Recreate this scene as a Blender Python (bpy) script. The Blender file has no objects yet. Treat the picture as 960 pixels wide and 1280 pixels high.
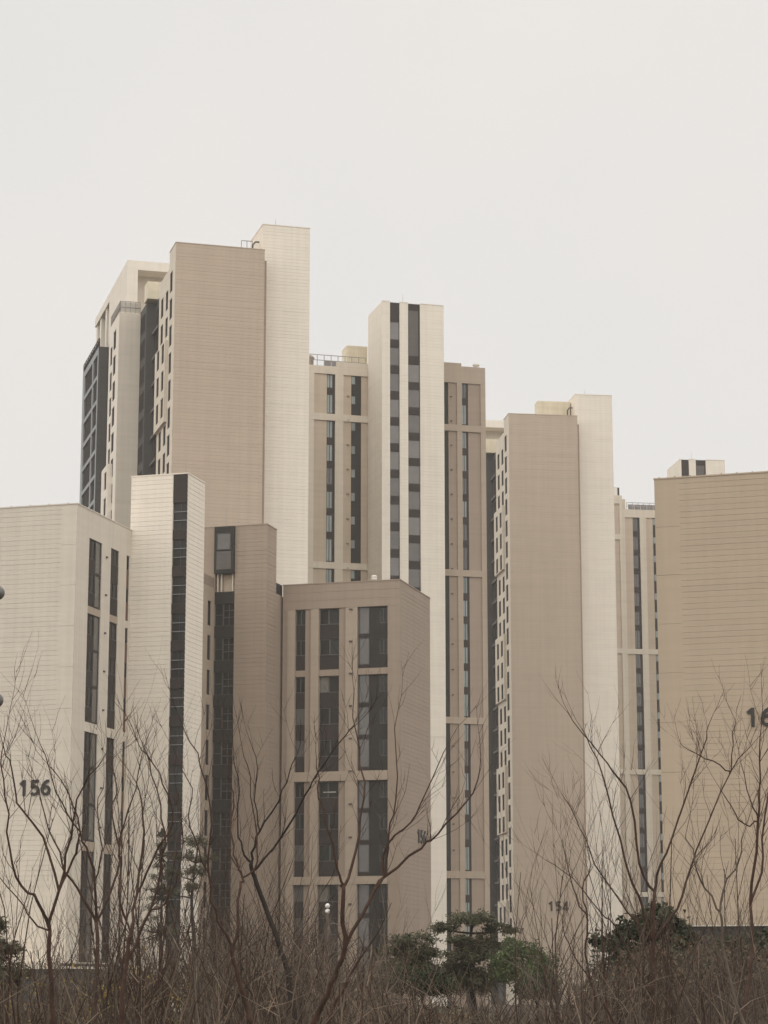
import bpy, math, random
import numpy as np
R = math.radians
SC = bpy.context.scene
COL = SC.collection

# ------------------------------------------------------------------ camera, sky, sun, exposure
EYE = 1.6                                   # eye height above the ground
cam_d = bpy.data.cameras.new('camera')
cam = bpy.data.objects.new('camera', cam_d)
COL.objects.link(cam)
cam.location = (0, 0, EYE)
cam.rotation_euler = (R(90 + 11.69), 0, 0)
cam_d.sensor_fit = 'VERTICAL'
cam_d.sensor_height = 36.0
cam_d.lens = 36.0 * 2900 / 1280
cam_d.clip_start = 0.5
cam_d.clip_end = 6000
SC.camera = cam

SUN_EL, SUN_AZ = 55, 196                    # azimuth from north (+y), clockwise: behind the camera
W = bpy.data.worlds.new('World')
SC.world = W
W.use_nodes = True
wn, wl = W.node_tree.nodes, W.node_tree.links
bg = wn['Background']
sky = wn.new('ShaderNodeTexSky')
sky.sky_type = 'NISHITA'
sky.sun_disc = False
sky.sun_elevation = R(SUN_EL)
sky.sun_rotation = R(SUN_AZ)
sky.dust_density = 6
sky.air_density = 1.5
hsv = wn.new('ShaderNodeHueSaturation')
hsv.inputs['Saturation'].default_value = 0.15
wl.new(sky.outputs[0], hsv.inputs['Color'])
# even overcast cloud deck, faintly mottled
tc = wn.new('ShaderNodeTexCoord')
nz = wn.new('ShaderNodeTexNoise')
nz.inputs['Scale'].default_value = 5
nz.inputs['Detail'].default_value = 3
wl.new(tc.outputs['Generated'], nz.inputs['Vector'])
cr = wn.new('ShaderNodeValToRGB')
cr.color_ramp.elements[0].position = 0.3
cr.color_ramp.elements[0].color = (0.552, 0.546, 0.534, 1)
cr.color_ramp.elements[1].position = 0.7
cr.color_ramp.elements[1].color = (0.588, 0.566, 0.545, 1)
wl.new(nz.outputs['Fac'], cr.inputs[0])
sc10 = wn.new('ShaderNodeVectorMath')
sc10.operation = 'SCALE'
sc10.inputs['Scale'].default_value = 10.0
wl.new(cr.outputs[0], sc10.inputs[0])
mx = wn.new('ShaderNodeMixRGB')
mx.inputs[0].default_value = 0.94
wl.new(hsv.outputs[0], mx.inputs[1])
wl.new(sc10.outputs[0], mx.inputs[2])
wl.new(mx.outputs[0], bg.inputs[0])
bg.inputs[1].default_value = 0.1

sun_d = bpy.data.lights.new('sun', 'SUN')
sun_d.energy = 1.5
sun_d.angle = R(165)
sun_d.color = (1.0, 0.945, 0.87)
sun = bpy.data.objects.new('sun', sun_d)
COL.objects.link(sun)
sun.rotation_euler = (R(90 - SUN_EL), 0, R(180 - SUN_AZ))
sun.location = (0, -50, 120)

SC.view_settings.view_transform = 'Standard'
SC.view_settings.look = 'None'
SC.view_settings.gamma = 1
SC.view_settings.exposure = 0.55
SC.view_settings.use_curve_mapping = False
SC.cycles.use_denoising = True
SC.cycles.max_bounces = 6
SC.cycles.volume_bounces = 1

# ------------------------------------------------------------------ materials
MATS = {}
def material(name, col, rough=0.7, var=0.06, streak=0.0, scale=0.6, spec=0.3, col2=None, fine=0.0, bump=0.0):
    m = bpy.data.materials.new(name)
    m.use_nodes = True
    n, l = m.node_tree.nodes, m.node_tree.links
    b = n['Principled BSDF']
    b.inputs['Roughness'].default_value = rough
    b.inputs['Specular IOR Level'].default_value = spec
    g = n.new('ShaderNodeNewGeometry')
    t = n.new('ShaderNodeTexNoise')
    t.inputs['Scale'].default_value = scale
    t.inputs['Detail'].default_value = 4
    l.new(g.outputs['Position'], t.inputs['Vector'])
    r = n.new('ShaderNodeValToRGB')
    c2 = col2 or col
    r.color_ramp.elements[0].position = 0.3
    r.color_ramp.elements[0].color = tuple(c * (1 - var) for c in col) + (1,)
    r.color_ramp.elements[1].position = 0.7
    r.color_ramp.elements[1].color = tuple(min(1, c * (1 + var)) for c in c2) + (1,)
    l.new(t.outputs['Fac'], r.inputs[0])
    out = r.outputs[0]
    def darken(out, sx, sy, sz, det, lo, amt):
        mp = n.new('ShaderNodeMapping')
        mp.inputs['Scale'].default_value = (sx, sy, sz)
        l.new(g.outputs['Position'], mp.inputs['Vector'])
        t2 = n.new('ShaderNodeTexNoise')
        t2.inputs['Scale'].default_value = 1
        t2.inputs['Detail'].default_value = det
        l.new(mp.outputs[0], t2.inputs['Vector'])
        r2 = n.new('ShaderNodeValToRGB')
        r2.color_ramp.elements[0].position = lo
        r2.color_ramp.elements[0].color = (1 - amt,) * 3 + (1,)
        r2.color_ramp.elements[1].position = lo + 0.28
        r2.color_ramp.elements[1].color = (1, 1, 1, 1)
        l.new(t2.outputs['Fac'], r2.inputs[0])
        k = n.new('ShaderNodeMixRGB')
        k.blend_type = 'MULTIPLY'
        k.inputs[0].default_value = 1
        l.new(out, k.inputs[1])
        l.new(r2.outputs[0], k.inputs[2])
        return k.outputs[0]
    if streak:                              # rain streaks and uneven courses of boards
        out = darken(out, 2.2, 2.2, 0.06, 3, 0.34, streak)
        out = darken(out, 0.12, 0.12, 2.4, 2, 0.30, streak * 0.8)
    if fine:
        out = darken(out, 14, 14, 14, 3, 0.36, fine)
    l.new(out, b.inputs['Base Color'])
    if bump:
        bp = n.new('ShaderNodeBump')
        bp.inputs['Strength'].default_value = bump
        t3 = n.new('ShaderNodeTexNoise')
        t3.inputs['Scale'].default_value = 9
        t3.inputs['Detail'].default_value = 5
        l.new(g.outputs['Position'], t3.inputs['Vector'])
        l.new(t3.outputs['Fac'], bp.inputs['Height'])
        l.new(bp.outputs[0], b.inputs['Normal'])
    MATS[name] = m
    return m

material('white_panel', (0.81, 0.745, 0.645), 0.75, 0.02, 0.05)
material('white_wall', (0.80, 0.74, 0.645), 0.8, 0.02, 0.05)
material('stone_white', (0.66, 0.60, 0.51), 0.8, 0.02, 0.06)
material('cream', (0.69, 0.62, 0.515), 0.8, 0.02, 0.06)
material('beige_panel', (0.57, 0.475, 0.37), 0.8, 0.03, 0.06)
material('tan_panel', (0.50, 0.41, 0.32), 0.8, 0.02, 0.06)
material('tan_edge', (0.36, 0.275, 0.21), 0.8, 0.03, 0.06)
material('ochre_panel', (0.475, 0.385, 0.285), 0.8, 0.02, 0.05)
material('taupe', (0.35, 0.28, 0.22), 0.8, 0.02, 0.06)
material('taupe_light', (0.42, 0.345, 0.27), 0.8, 0.02, 0.07)
material('taupe_dark', (0.30, 0.235, 0.185), 0.8, 0.03, 0.06)
material('core_taupe', (0.355, 0.285, 0.222), 0.8, 0.02, 0.06)
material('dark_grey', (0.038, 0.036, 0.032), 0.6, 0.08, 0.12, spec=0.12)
material('slate', (0.075, 0.073, 0.070), 0.6, 0.06, 0.1)
material('purple_brown', (0.048, 0.038, 0.034), 0.6, 0.08, 0.12, spec=0.12)
material('rust_brown', (0.16, 0.085, 0.06), 0.7, 0.1, 0.12)
material('louvre_grey', (0.12, 0.11, 0.10), 0.6, 0.06, 0.1)
material('frame_dark', (0.05, 0.045, 0.042), 0.45, 0.05)
material('frame_mid', (0.115, 0.105, 0.095), 0.45, 0.06)
material('glass_smoke', (0.12, 0.112, 0.104), 0.12, 0.15, spec=0.5, scale=0.5)
material('curtain', (0.19, 0.18, 0.155), 0.8, 0.15, scale=1.5)
material('guard_glass', (0.46, 0.42, 0.36), 0.15, 0.05, spec=0.5)
material('frame_pale', (0.42, 0.42, 0.40), 0.4, 0.05)
material('frame_blue', (0.24, 0.26, 0.265), 0.45, 0.06)
material('glass_dark', (0.024, 0.023, 0.021), 0.14, 0.25, spec=0.2, scale=0.35)
material('glass_green', (0.034, 0.036, 0.033), 0.14, 0.25, spec=0.2, scale=0.35)
material('glass_teal', (0.26, 0.30, 0.285), 0.1, 0.22, spec=0.6, scale=0.4)
material('glass_grey', (0.155, 0.145, 0.135), 0.12, 0.12, spec=0.6, scale=0.5)
material('glass_slate', (0.10, 0.093, 0.085), 0.1, 0.15, spec=0.6, scale=0.5)
material('recess_dark', (0.045, 0.038, 0.036), 0.9, 0.15, spec=0.05)
material('pale_bar', (0.55, 0.53, 0.47), 0.7, 0.05)
material('number_black', (0.035, 0.032, 0.03), 0.5, 0.05)
material('roof_metal', (0.10, 0.085, 0.08), 0.5, 0.1)
material('tank_cream', (0.72, 0.65, 0.50), 0.6, 0.05, 0.08)
material('railing_metal', (0.30, 0.29, 0.27), 0.4, 0.05)
material('vent_white', (0.75, 0.72, 0.66), 0.5, 0.03)
material('podium_grey', (0.06, 0.062, 0.066), 0.7, 0.1, 0.15)
material('concrete', (0.17, 0.155, 0.135), 0.85, 0.12, 0.2, fine=0.25)
material('soil', (0.085, 0.062, 0.044), 0.95, 0.3, scale=0.5, fine=0.4, bump=0.6)
material('bark_red', (0.072, 0.042, 0.030), 0.85, 0.3, scale=6, fine=0.3)
material('bark_grey', (0.115, 0.09, 0.07), 0.85, 0.3, scale=6, fine=0.3)
material('bark_dark', (0.032, 0.024, 0.019), 0.9, 0.3, scale=6, fine=0.3)
material('thicket_brown', (0.058, 0.044, 0.034), 0.9, 0.45, scale=1.2, col2=(0.11, 0.086, 0.066))
material('dry_twig', (0.165, 0.13, 0.098), 0.9, 0.45, scale=1.6, col2=(0.17, 0.125, 0.09))
material('dead_leaf', (0.10, 0.065, 0.042), 0.9, 0.5, scale=2.2, col2=(0.13, 0.088, 0.052))
material('pine_needle', (0.048, 0.050, 0.028), 0.75, 0.35, scale=2.5, col2=(0.095, 0.092, 0.055))
material('pine_green', (0.055, 0.085, 0.032), 0.75, 0.35, scale=2.5, col2=(0.095, 0.125, 0.05))
material('topiary_green', (0.022, 0.032, 0.016), 0.8, 0.35, scale=5, col2=(0.04, 0.052, 0.025))
material('holly_green', (0.028, 0.036, 0.02), 0.55, 0.35, scale=3, col2=(0.05, 0.058, 0.03))
material('yellow_flower', (0.26, 0.19, 0.04), 0.8, 0.3, scale=6)
material('lamp_globe', (0.78, 0.76, 0.72), 0.12, 0.02, spec=0.6)
material('lamp_grey', (0.13, 0.125, 0.115), 0.35, 0.05, spec=0.5)
material('lamp_pole', (0.16, 0.13, 0.11), 0.5, 0.1)

# ------------------------------------------------------------------ mesh helpers
def link(name, me, parent=None, loc=(0, 0, 0)):
    o = bpy.data.objects.new(name, me)
    COL.objects.link(o)
    o.location = loc
    if parent is not None:
        o.parent = parent
    return o

def mesh(name, V, F, mat, smooth=False):
    me = bpy.data.meshes.new(name)
    me.from_pydata(V, [], F)
    me.materials.append(MATS[mat])
    if smooth:
        me.polygons.foreach_set('use_smooth', [True] * len(me.polygons))
    me.update()
    return me

def tag(o, label, cat, group=None):
    o['label'] = label
    o['category'] = cat
    if group:
        o['group'] = group
    return o

def boxvf(V, F, x0, x1, y0, y1, z0, z1):
    i = len(V)
    V += [(x0, y0, z0), (x1, y0, z0), (x1, y1, z0), (x0, y1, z0), (x0, y0, z1), (x1, y0, z1), (x1, y1, z1), (x0, y1, z1)]
    F += [(i, i+3, i+2, i+1), (i+4, i+5, i+6, i+7), (i, i+1, i+5, i+4), (i+1, i+2, i+6, i+5), (i+2, i+3, i+7, i+6), (i+3, i, i+4, i+7)]

_cache = {}
def box_mesh(name, dx, dy, dz, mat):
    k = (round(dx, 3), round(dy, 3), round(dz, 3), mat)
    if k not in _cache:
        V, F = [], []
        boxvf(V, F, -dx/2, dx/2, -dy/2, dy/2, -dz/2, dz/2)
        _cache[k] = mesh(name, V, F, mat)
    return _cache[k]

def box(parent, name, x0, x1, y0, y1, z0, z1, mat):
    """an axis-aligned box in the building's frame; heights are given from eye level"""
    c = ((x0+x1)/2, (y0+y1)/2, (z0+z1)/2 + EYE)
    off = parent.location if parent.parent is not None else (0, 0, 0)
    return link(name, box_mesh(name, abs(x1-x0), abs(y1-y0), abs(z1-z0), mat), parent, tuple(c[i] - off[i] for i in range(3)))

def span(face, u0, u1, d0, d1):
    k, p = face
    if k == 'F': return u0, u1, p + d0, p + d1
    if k == 'L': return p + d0, p + d1, u0, u1
    return p - d1, p - d0, u0, u1

def on(parent, name, face, u0, u1, z0, z1, d0, d1, mat):
    """a box on a facade: u along it, d depth behind its plane"""
    x0, x1, y0, y1 = span(face, u0, u1, d0, d1)
    return box(parent, name, x0, x1, y0, y1, z0, z1, mat)

def pt(face, u, z, d):
    k, p = face
    if k == 'F': return (u, p + d, z + EYE)
    if k == 'L': return (p + d, u, z + EYE)
    return (p - d, u, z + EYE)

def siding(root, face, u0, u1, z0, z1, mat, pitch=0.3625, gap=0.035, depth=0.04, d=0.0, seed=0):
    """horizontal cladding boards with real open joints, one mesh"""
    V, F = [], []
    rnd = random.Random(seed + int(u0*10))
    n = max(1, round((z1 - z0) / pitch))
    p = (z1 - z0) / n
    for i in range(n):
        b = z0 + i*p
        g = gap * rnd.uniform(0.55, 1.35) * (1.3 if i % 8 == 0 else 1)
        j = d + rnd.uniform(0, 0.006)
        prof = [(b, d + depth), (b + g, d + depth), (b + g, j), (b + p, j), (b + p, d + depth)]
        k = len(V)
        for (z, dd) in prof:
            V.append(pt(face, u0, z, dd)); V.append(pt(face, u1, z, dd))
        for q in range(4):
            a = k + 2*q
            F.append((a, a+1, a+3, a+2))
        F.append((k+4, k+6, k+8)); F.append((k+5, k+9, k+7))
    o = link('siding', mesh('siding', V, F, mat), root)
    o['kind'] = 'stuff'
    return o

def holed(root, name, face, u0, u1, z0, z1, holes, thick, mat, d=0.0):
    """a wall slab with real rectangular openings"""
    V, F = [], []
    us = sorted({u0, u1} | {h[0] for h in holes} | {h[1] for h in holes})
    us = [u for u in us if u0 <= u <= u1]
    for a, b in zip(us[:-1], us[1:]):
        m = (a + b) / 2
        hs = sorted([(h[2], h[3]) for h in holes if h[0] < m < h[1]])
        z = z0
        for (p, q) in hs + [(z1, z1)]:
            if p - z > 1e-4:
                x0, x1, y0, y1 = span(face, a, b, d, d + thick)
                boxvf(V, F, x0, x1, y0, y1, z + EYE, p + EYE)
            z = max(z, q)
    return link(name, mesh(name, V, F, mat), root)

def window(root, face, u0, u1, z0, z1, d, glass='glass_dark', frame='frame_dark', mull=(), trans=(), bar=0.06, sill=None):
    """framed window: the frame is the part, its pane (and sill) sub-parts"""
    w, h = u1 - u0, z1 - z0
    key = ('win', face[0], round(w, 3), round(h, 3), frame, tuple(mull), tuple(trans), bar)
    if key not in _cache:
        V, F = [], []
        f0 = (face[0], 0.0)
        def bx(a, b, p, q):
            x0, x1, y0, y1 = span(f0, a, b, -0.04, 0.04)
            boxvf(V, F, x0, x1, y0, y1, p, q)
        bx(-w/2, -w/2 + bar, -h/2, h/2); bx(w/2 - bar, w/2, -h/2, h/2)
        bx(-w/2 + bar, w/2 - bar, -h/2, -h/2 + bar); bx(-w/2 + bar, w/2 - bar, h/2 - bar, h/2)
        for m in mull:
            bx(-w/2 + m*w - bar/2, -w/2 + m*w + bar/2, -h/2 + bar, h/2 - bar)
        for t in trans:
            bx(-w/2 + bar, w/2 - bar, -h/2 + t*h - bar/2, -h/2 + t*h + bar/2)
        _cache[key] = mesh('window', V, F, frame)
    x0, x1, y0, y1 = span(face, u0, u1, d, d)
    o = link('window', _cache[key], root, ((x0+x1)/2, (y0+y1)/2, (z0+z1)/2 + EYE))
    on(o, 'pane', face, u0 + bar*0.5, u1 - bar*0.5, z0 + bar*0.5, z1 - bar*0.5, d + 0.005, d + 0.025, glass)
    if sill:
        on(o, 'sill', face, u0 - 0.04, u1 + 0.04, z0 - 0.09, z0 - 0.003, d - 0.12, d + 0.03, sill)
    return o

def building(name, loc, yaw, label, cat='building', group=None):
    r = bpy.data.objects.new(name, None)
    COL.objects.link(r)
    r.location = (loc[0], loc[1], 0)
    r.rotation_euler = (0, 0, R(yaw))
    return tag(r, label, cat, group)

def rod(root, x, y, z, h, r=0.03):
    V, F = [], []
    tube(V, F, [(x, y, z + EYE), (x, y, z + h + EYE)], [r, r*0.5], 5)
    return link('lightning_rod', mesh('lightning_rod', V, F, 'railing_metal'), root)

def tube(V, F, pts, rad, n=5):
    pts = [np.array(p, float) for p in pts]
    k = len(V)
    up = np.array((0.31, 0.87, 0.2))
    for i, p in enumerate(pts):
        t = pts[min(i+1, len(pts)-1)] - pts[max(i-1, 0)]
        t = t / (np.linalg.norm(t) + 1e-9)
        a = np.cross(t, up); a /= (np.linalg.norm(a) + 1e-9)
        b = np.cross(t, a)
        for j in range(n):
            an = 2*math.pi*j/n
            q = p + rad[i]*(math.cos(an)*a + math.sin(an)*b)
            V.append((float(q[0]), float(q[1]), float(q[2])))
    for i in range(len(pts)-1):
        for j in range(n):
            a0 = k + i*n + j; a1 = k + i*n + (j+1) % n
            F.append((a0, a1, a1+n, a0+n))
    F.append(tuple(k + (len(pts)-1)*n + j for j in range(n)))

def lathe(V, F, cx, cy, prof, n=20):
    k = len(V)
    for (r, z) in prof:
        for j in range(n):
            a = 2*math.pi*j/n
            V.append((cx + r*math.cos(a), cy + r*math.sin(a), z))
    for i in range(len(prof)-1):
        for j in range(n):
            F.append((k+i*n+j, k+i*n+(j+1) % n, k+(i+1)*n+(j+1) % n, k+(i+1)*n+j))

def railing(root, x0, x1, y0, y1, z0, z1, mat='railing_metal', n=8, name='railing'):
    """posts, two rails, along one straight run"""
    V, F = [], []
    t = 0.035
    for i in range(n + 1):
        k = i / n
        x, y = x0 + (x1-x0)*k, y0 + (y1-y0)*k
        boxvf(V, F, x-t, x+t, y-t, y+t, z0 + EYE, z1 - t + EYE)
    for z in (z1, (z0+z1)/2):
        xs, ys = (0, t) if x0 != x1 else (t, 0)
        boxvf(V, F, min(x0, x1) - xs, max(x0, x1) + xs, min(y0, y1) - ys, max(y0, y1) + ys, z - t + EYE, z + t + EYE)
    return link(name, mesh(name, V, F, mat), root)

STROKES = {
    '1': [[(0.10, 0.72), (0.37, 0.93)], [(0.37, 1.0), (0.37, 0.0)]],
    '4': [[(0.43, 0.95), (0.07, 0.27)], [(0.0, 0.24), (0.66, 0.24)], [(0.46, 1.0), (0.46, 0.0)]],
    '5': [[(0.58, 0.915), (0.13, 0.915)], [(0.19, 0.95), (0.15, 0.47)],
          [(0.32 + 0.245*math.cos(R(a)), 0.335 + 0.25*math.sin(R(a))) for a in range(140, -156, -15)]],
    '6': [[(0.33 + 0.235*math.cos(R(a)), 0.325 + 0.24*math.sin(R(a))) for a in range(0, 361, 15)],
          [(0.55, 0.90), (0.42, 0.905), (0.28, 0.82), (0.16, 0.65), (0.10, 0.45), (0.097, 0.32)]],
}

def digits(root, face, text, u0, u1, z0, z1, flip=False):
    """building number: each digit a mesh of its own standing off the wall"""
    grp = bpy.data.objects.new('building_number', None)
    COL.objects.link(grp); grp.parent = root
    h = z1 - z0
    adv = (u1 - u0) / len(text)
    hw = 0.088
    for i, ch in enumerate(text):
        V, F = [], []
        for s, line in enumerate(STROKES[ch]):
            L = [np.array(p) for p in line]
            k = len(V)
            for q, p in enumerate(L):
                t = L[min(q+1, len(L)-1)] - L[max(q-1, 0)]
                t /= np.linalg.norm(t)
                nn = np.array([-t[1], t[0]])*hw
                for (e, d) in ((p + nn, -0.10 - 0.003*s), (p - nn, -0.10 - 0.003*s), (p + nn, 0.0), (p - nn, 0.0)):
                    V.append(pt(face, u0 + adv*i + (adv - 0.66*h)/2 + e[0]*h, z0 + e[1]*h, d))
            for q in range(len(L) - 1):
                a = k + 4*q; b = a + 4
                F += [(a, a+1, b+1, b), (a, b, b+2, a+2), (a+1, a+3, b+3, b+1)]
            e = k + 4*(len(L)-1)
            F += [(k, k+2, k+3, k+1), (e, e+1, e+3, e+2)]
        link('digit', mesh('digit', V, F, 'number_black'), grp)
    return grp

# ------------------------------------------------------------------ the ground
def ground():
    V, F = [], []
    n, S = 60, 1500.0
    xs = [S * (abs(t) ** 2.2) * (1 if t > 0 else -1) for t in np.linspace(-1, 1, n + 1)]
    for y in xs:
        for x in xs:
            r = math.hypot(x, y)
            V.append((x, y, 0.12*math.sin(x*0.11 + 1)*math.sin(y*0.07) * min(1, r/30) * max(0, 1 - r/110)))
    for j in range(n):
        for i in range(n):
            a = j*(n+1) + i
            F.append((a, a+1, a+n+2, a+n+1))
    o = link('ground', mesh('ground', V, F, 'soil', True))
    o['kind'] = 'structure'
ground()

GROUP = 'apartment buildings of the estate'
BASE = -EYE

def block(root, name, x0, x1, y0, y1, z0, z1, mat, ins=''):
    """solid core of a volume, inset where a facade skin covers it"""
    k = 0.07
    return box(root, name, x0 + (k if 'L' in ins else 0), x1 - (k if 'R' in ins else 0), y0 + (k if 'F' in ins else 0), y1, z0, z1, mat)

def cap(root, x0, x1, y0, y1, z, mat, h=0.09, o=0.04):
    return box(root, 'parapet_cap', x0 - o, x1 + o, y0 - o, y1 + o, z + 0.002, z + h, mat)

def stepping_lamps(root, face, u0, u1, z, n):
    for i in range(n):
        u = u0 + (u1-u0)*i/(n-1)
        on(root, 'roof_light', face, u - 0.04, u + 0.04, z + 0.09, z + 0.17, 0.1, 0.2, 'tan_edge')

def floors(z0, z1, n):
    h = (z1 - z0)/n
    return [(z0 + i*h, z0 + (i+1)*h) for i in range(n)]

# ------------------------------------------------------------------ white block numbered 156 with its stair tower
def white_block():
    b = building('apartment_building', (-22.56, 167.12), -16,
                 'low white clad block numbered 156 with narrow stair tower attached', group=GROUP)
    top = 35.18
    block(b, 'wall', -14, -0.40, 0, 10.50, BASE, top, 'stone_white', 'F')
    win = (-7.4, -6.16, 31.6, 33.05)
    siding(b, ('F', 0), -14, -7.4, 2.0, top, 'stone_white', gap=0.015, seed=1)
    siding(b, ('F', 0), -7.4, -6.16, 2.0, 31.55, 'stone_white', gap=0.015, seed=1)
    siding(b, ('F', 0), -7.4, -6.16, 33.1, top, 'stone_white', gap=0.015, seed=1)
    siding(b, ('F', 0), -6.16, -1.25, 2.0, top, 'stone_white', gap=0.015, seed=1)
    siding(b, ('F', 0), -1.25, 0, 2.0, top, 'stone_white', pitch=2.9, gap=0.018, seed=2)
    window(b, ('F', 0), -7.4, -6.16, 31.55, 33.1, 0.03, mull=(0.5,))
    cap(b, -14, 0, 0, 10.50, top, 'stone_white')
    stepping_lamps(b, ('F', 0), -13, -0.8, top, 9)
    digits(b, ('F', 0), '156', -4.02, -1.42, 13.85, 15.0)
    # right-hand facade: three recessed strips of windows crossed by bands
    RF = ('R', 0)
    segs = [(27.99, 33.1, 2), (19.4, 27.44, 3), (10.75, 18.7, 3), (2.1, 10.05, 3)]
    cols = [(2.36, 4.82), (6.54, 8.13), (9.67, 10.22)]
    holes = [(u0, u1, z0, z1) for (u0, u1) in cols for (z0, z1, n) in segs]
    holed(b, 'facade_wall', RF, 0.05, 10.50, 2.0, top, holes, 0.40, 'stone_white')
    box(b, 'plinth', -14, 0.06, 0.08, 10.5, BASE, 1.95, 'podium_grey')
    for (z0, z1, n) in segs:
        for (a, c) in floors(z0, z1, n):
            # wide strip: brown louvre panel beside a tall pane
            u0, u1 = cols[0]; m = u0 + 0.56*(u1-u0)
            on(b, 'spandrel_panel', RF, u0, m, a, a + 0.42*(c-a), 0.08, 0.4, 'purple_brown')
            window(b, RF, u0, m, a + 0.42*(c-a), c, 0.14, 'glass_dark', mull=(0.5,))
            window(b, RF, m, u1, a + 0.12, c, 0.11, 'glass_slate')
            on(b, 'slab_edge', RF, m, u1, a, a + 0.12, 0.06, 0.4, 'purple_brown')
            u0, u1 = cols[1]
            on(b, 'spandrel_panel', RF, u0, u1, a, a + 0.52*(c-a), 0.06, 0.4, 'purple_brown')
            window(b, RF, u0, u1, a + 0.52*(c-a), c, 0.12, 'glass_dark', mull=(0.5,))
            u0, u1 = cols[2]
            on(b, 'spandrel_panel', RF, u0, u1, a, a + 0.55*(c-a), 0.04, 0.4, 'rust_brown')
            window(b, RF, u0, u1, a + 0.55*(c-a), c, 0.09, 'glass_dark')
        if z1 < 30 or True:
            for (u0, u1) in cols[:2]:
                if z0 > 25:
                    on(b, 'band', RF, u0, u1, 27.44, 27.99, -0.004, 0.1, 'taupe_light')
                    on(b, 'band', RF, u0, u1, 10.05, 10.75, -0.004, 0.1, 'taupe_light')
    for k in range(11):
        z = 32.2 - 2.9*k
        on(b, 'pipe_bracket', RF, 5.55, 5.75, z - 0.06, z + 0.06, -0.12, 0, 'roof_metal')
    # stair tower
    tx0, tx1, ty0, ty1, tt = -0.1, 4.62, 10.52, 14.32, 39.45
    TF, TR = ('F', ty0), ('R', tx1)
    block(b, 'stair_tower_wall', tx0, 3.40, ty0, ty1, BASE, tt, 'white_panel', 'F')
    block(b, 'stair_tower_wall', 3.40, tx1, ty0 + 0.35, ty1, BASE, tt, 'white_panel', 'R')
    siding(b, TF, tx0, 3.40, 1.0, tt, 'white_panel', gap=0.024, seed=3)
    siding(b, TR, ty0 + 0.02, ty1, 1.0, tt, 'white_panel', gap=0.022, seed=4)
    cap(b, tx0, tx1, ty0, ty1, tt, 'white_panel')
    rod(b, 4.2, ty0 + 0.6, tt, 0.7)
    on(b, 'spandrel_panel', TF, 3.41, 4.56, 37.2, tt - 0.003, 0.03, 0.35, 'purple_brown')
    z = 37.2
    while z > 1:
        g0 = z - 2.12
        window(b, TF, 3.41, 4.56, g0, z, 0.22, 'glass_green' if z < 25 else 'glass_dark', frame='frame_dark', mull=(0.55,), trans=(0.34, 0.66), bar=0.05)
        for t in (0.34, 0.66):
            on(b, 'guard_rail', TF, 3.47, 4.50, g0 + t*2.12 - 0.025, g0 + t*2.12 + 0.025, 0.08, 0.13, 'frame_blue')
        on(b, 'spandrel_panel', TF, 3.41, 4.56, g0 - 0.78, g0, 0.06, 0.35, 'purple_brown')
        z -= 2.9
    # low dark entrance wing in front
    box(b, 'entrance_wing', -14.5, 3.2, -5.0, -0.1, BASE, 1.55, 'podium_grey')
    box(b, 'entrance_roof', -14.7, 3.4, -5.2, -0.1, 1.55, 1.72, 'stone_white')
white_block()

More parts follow.
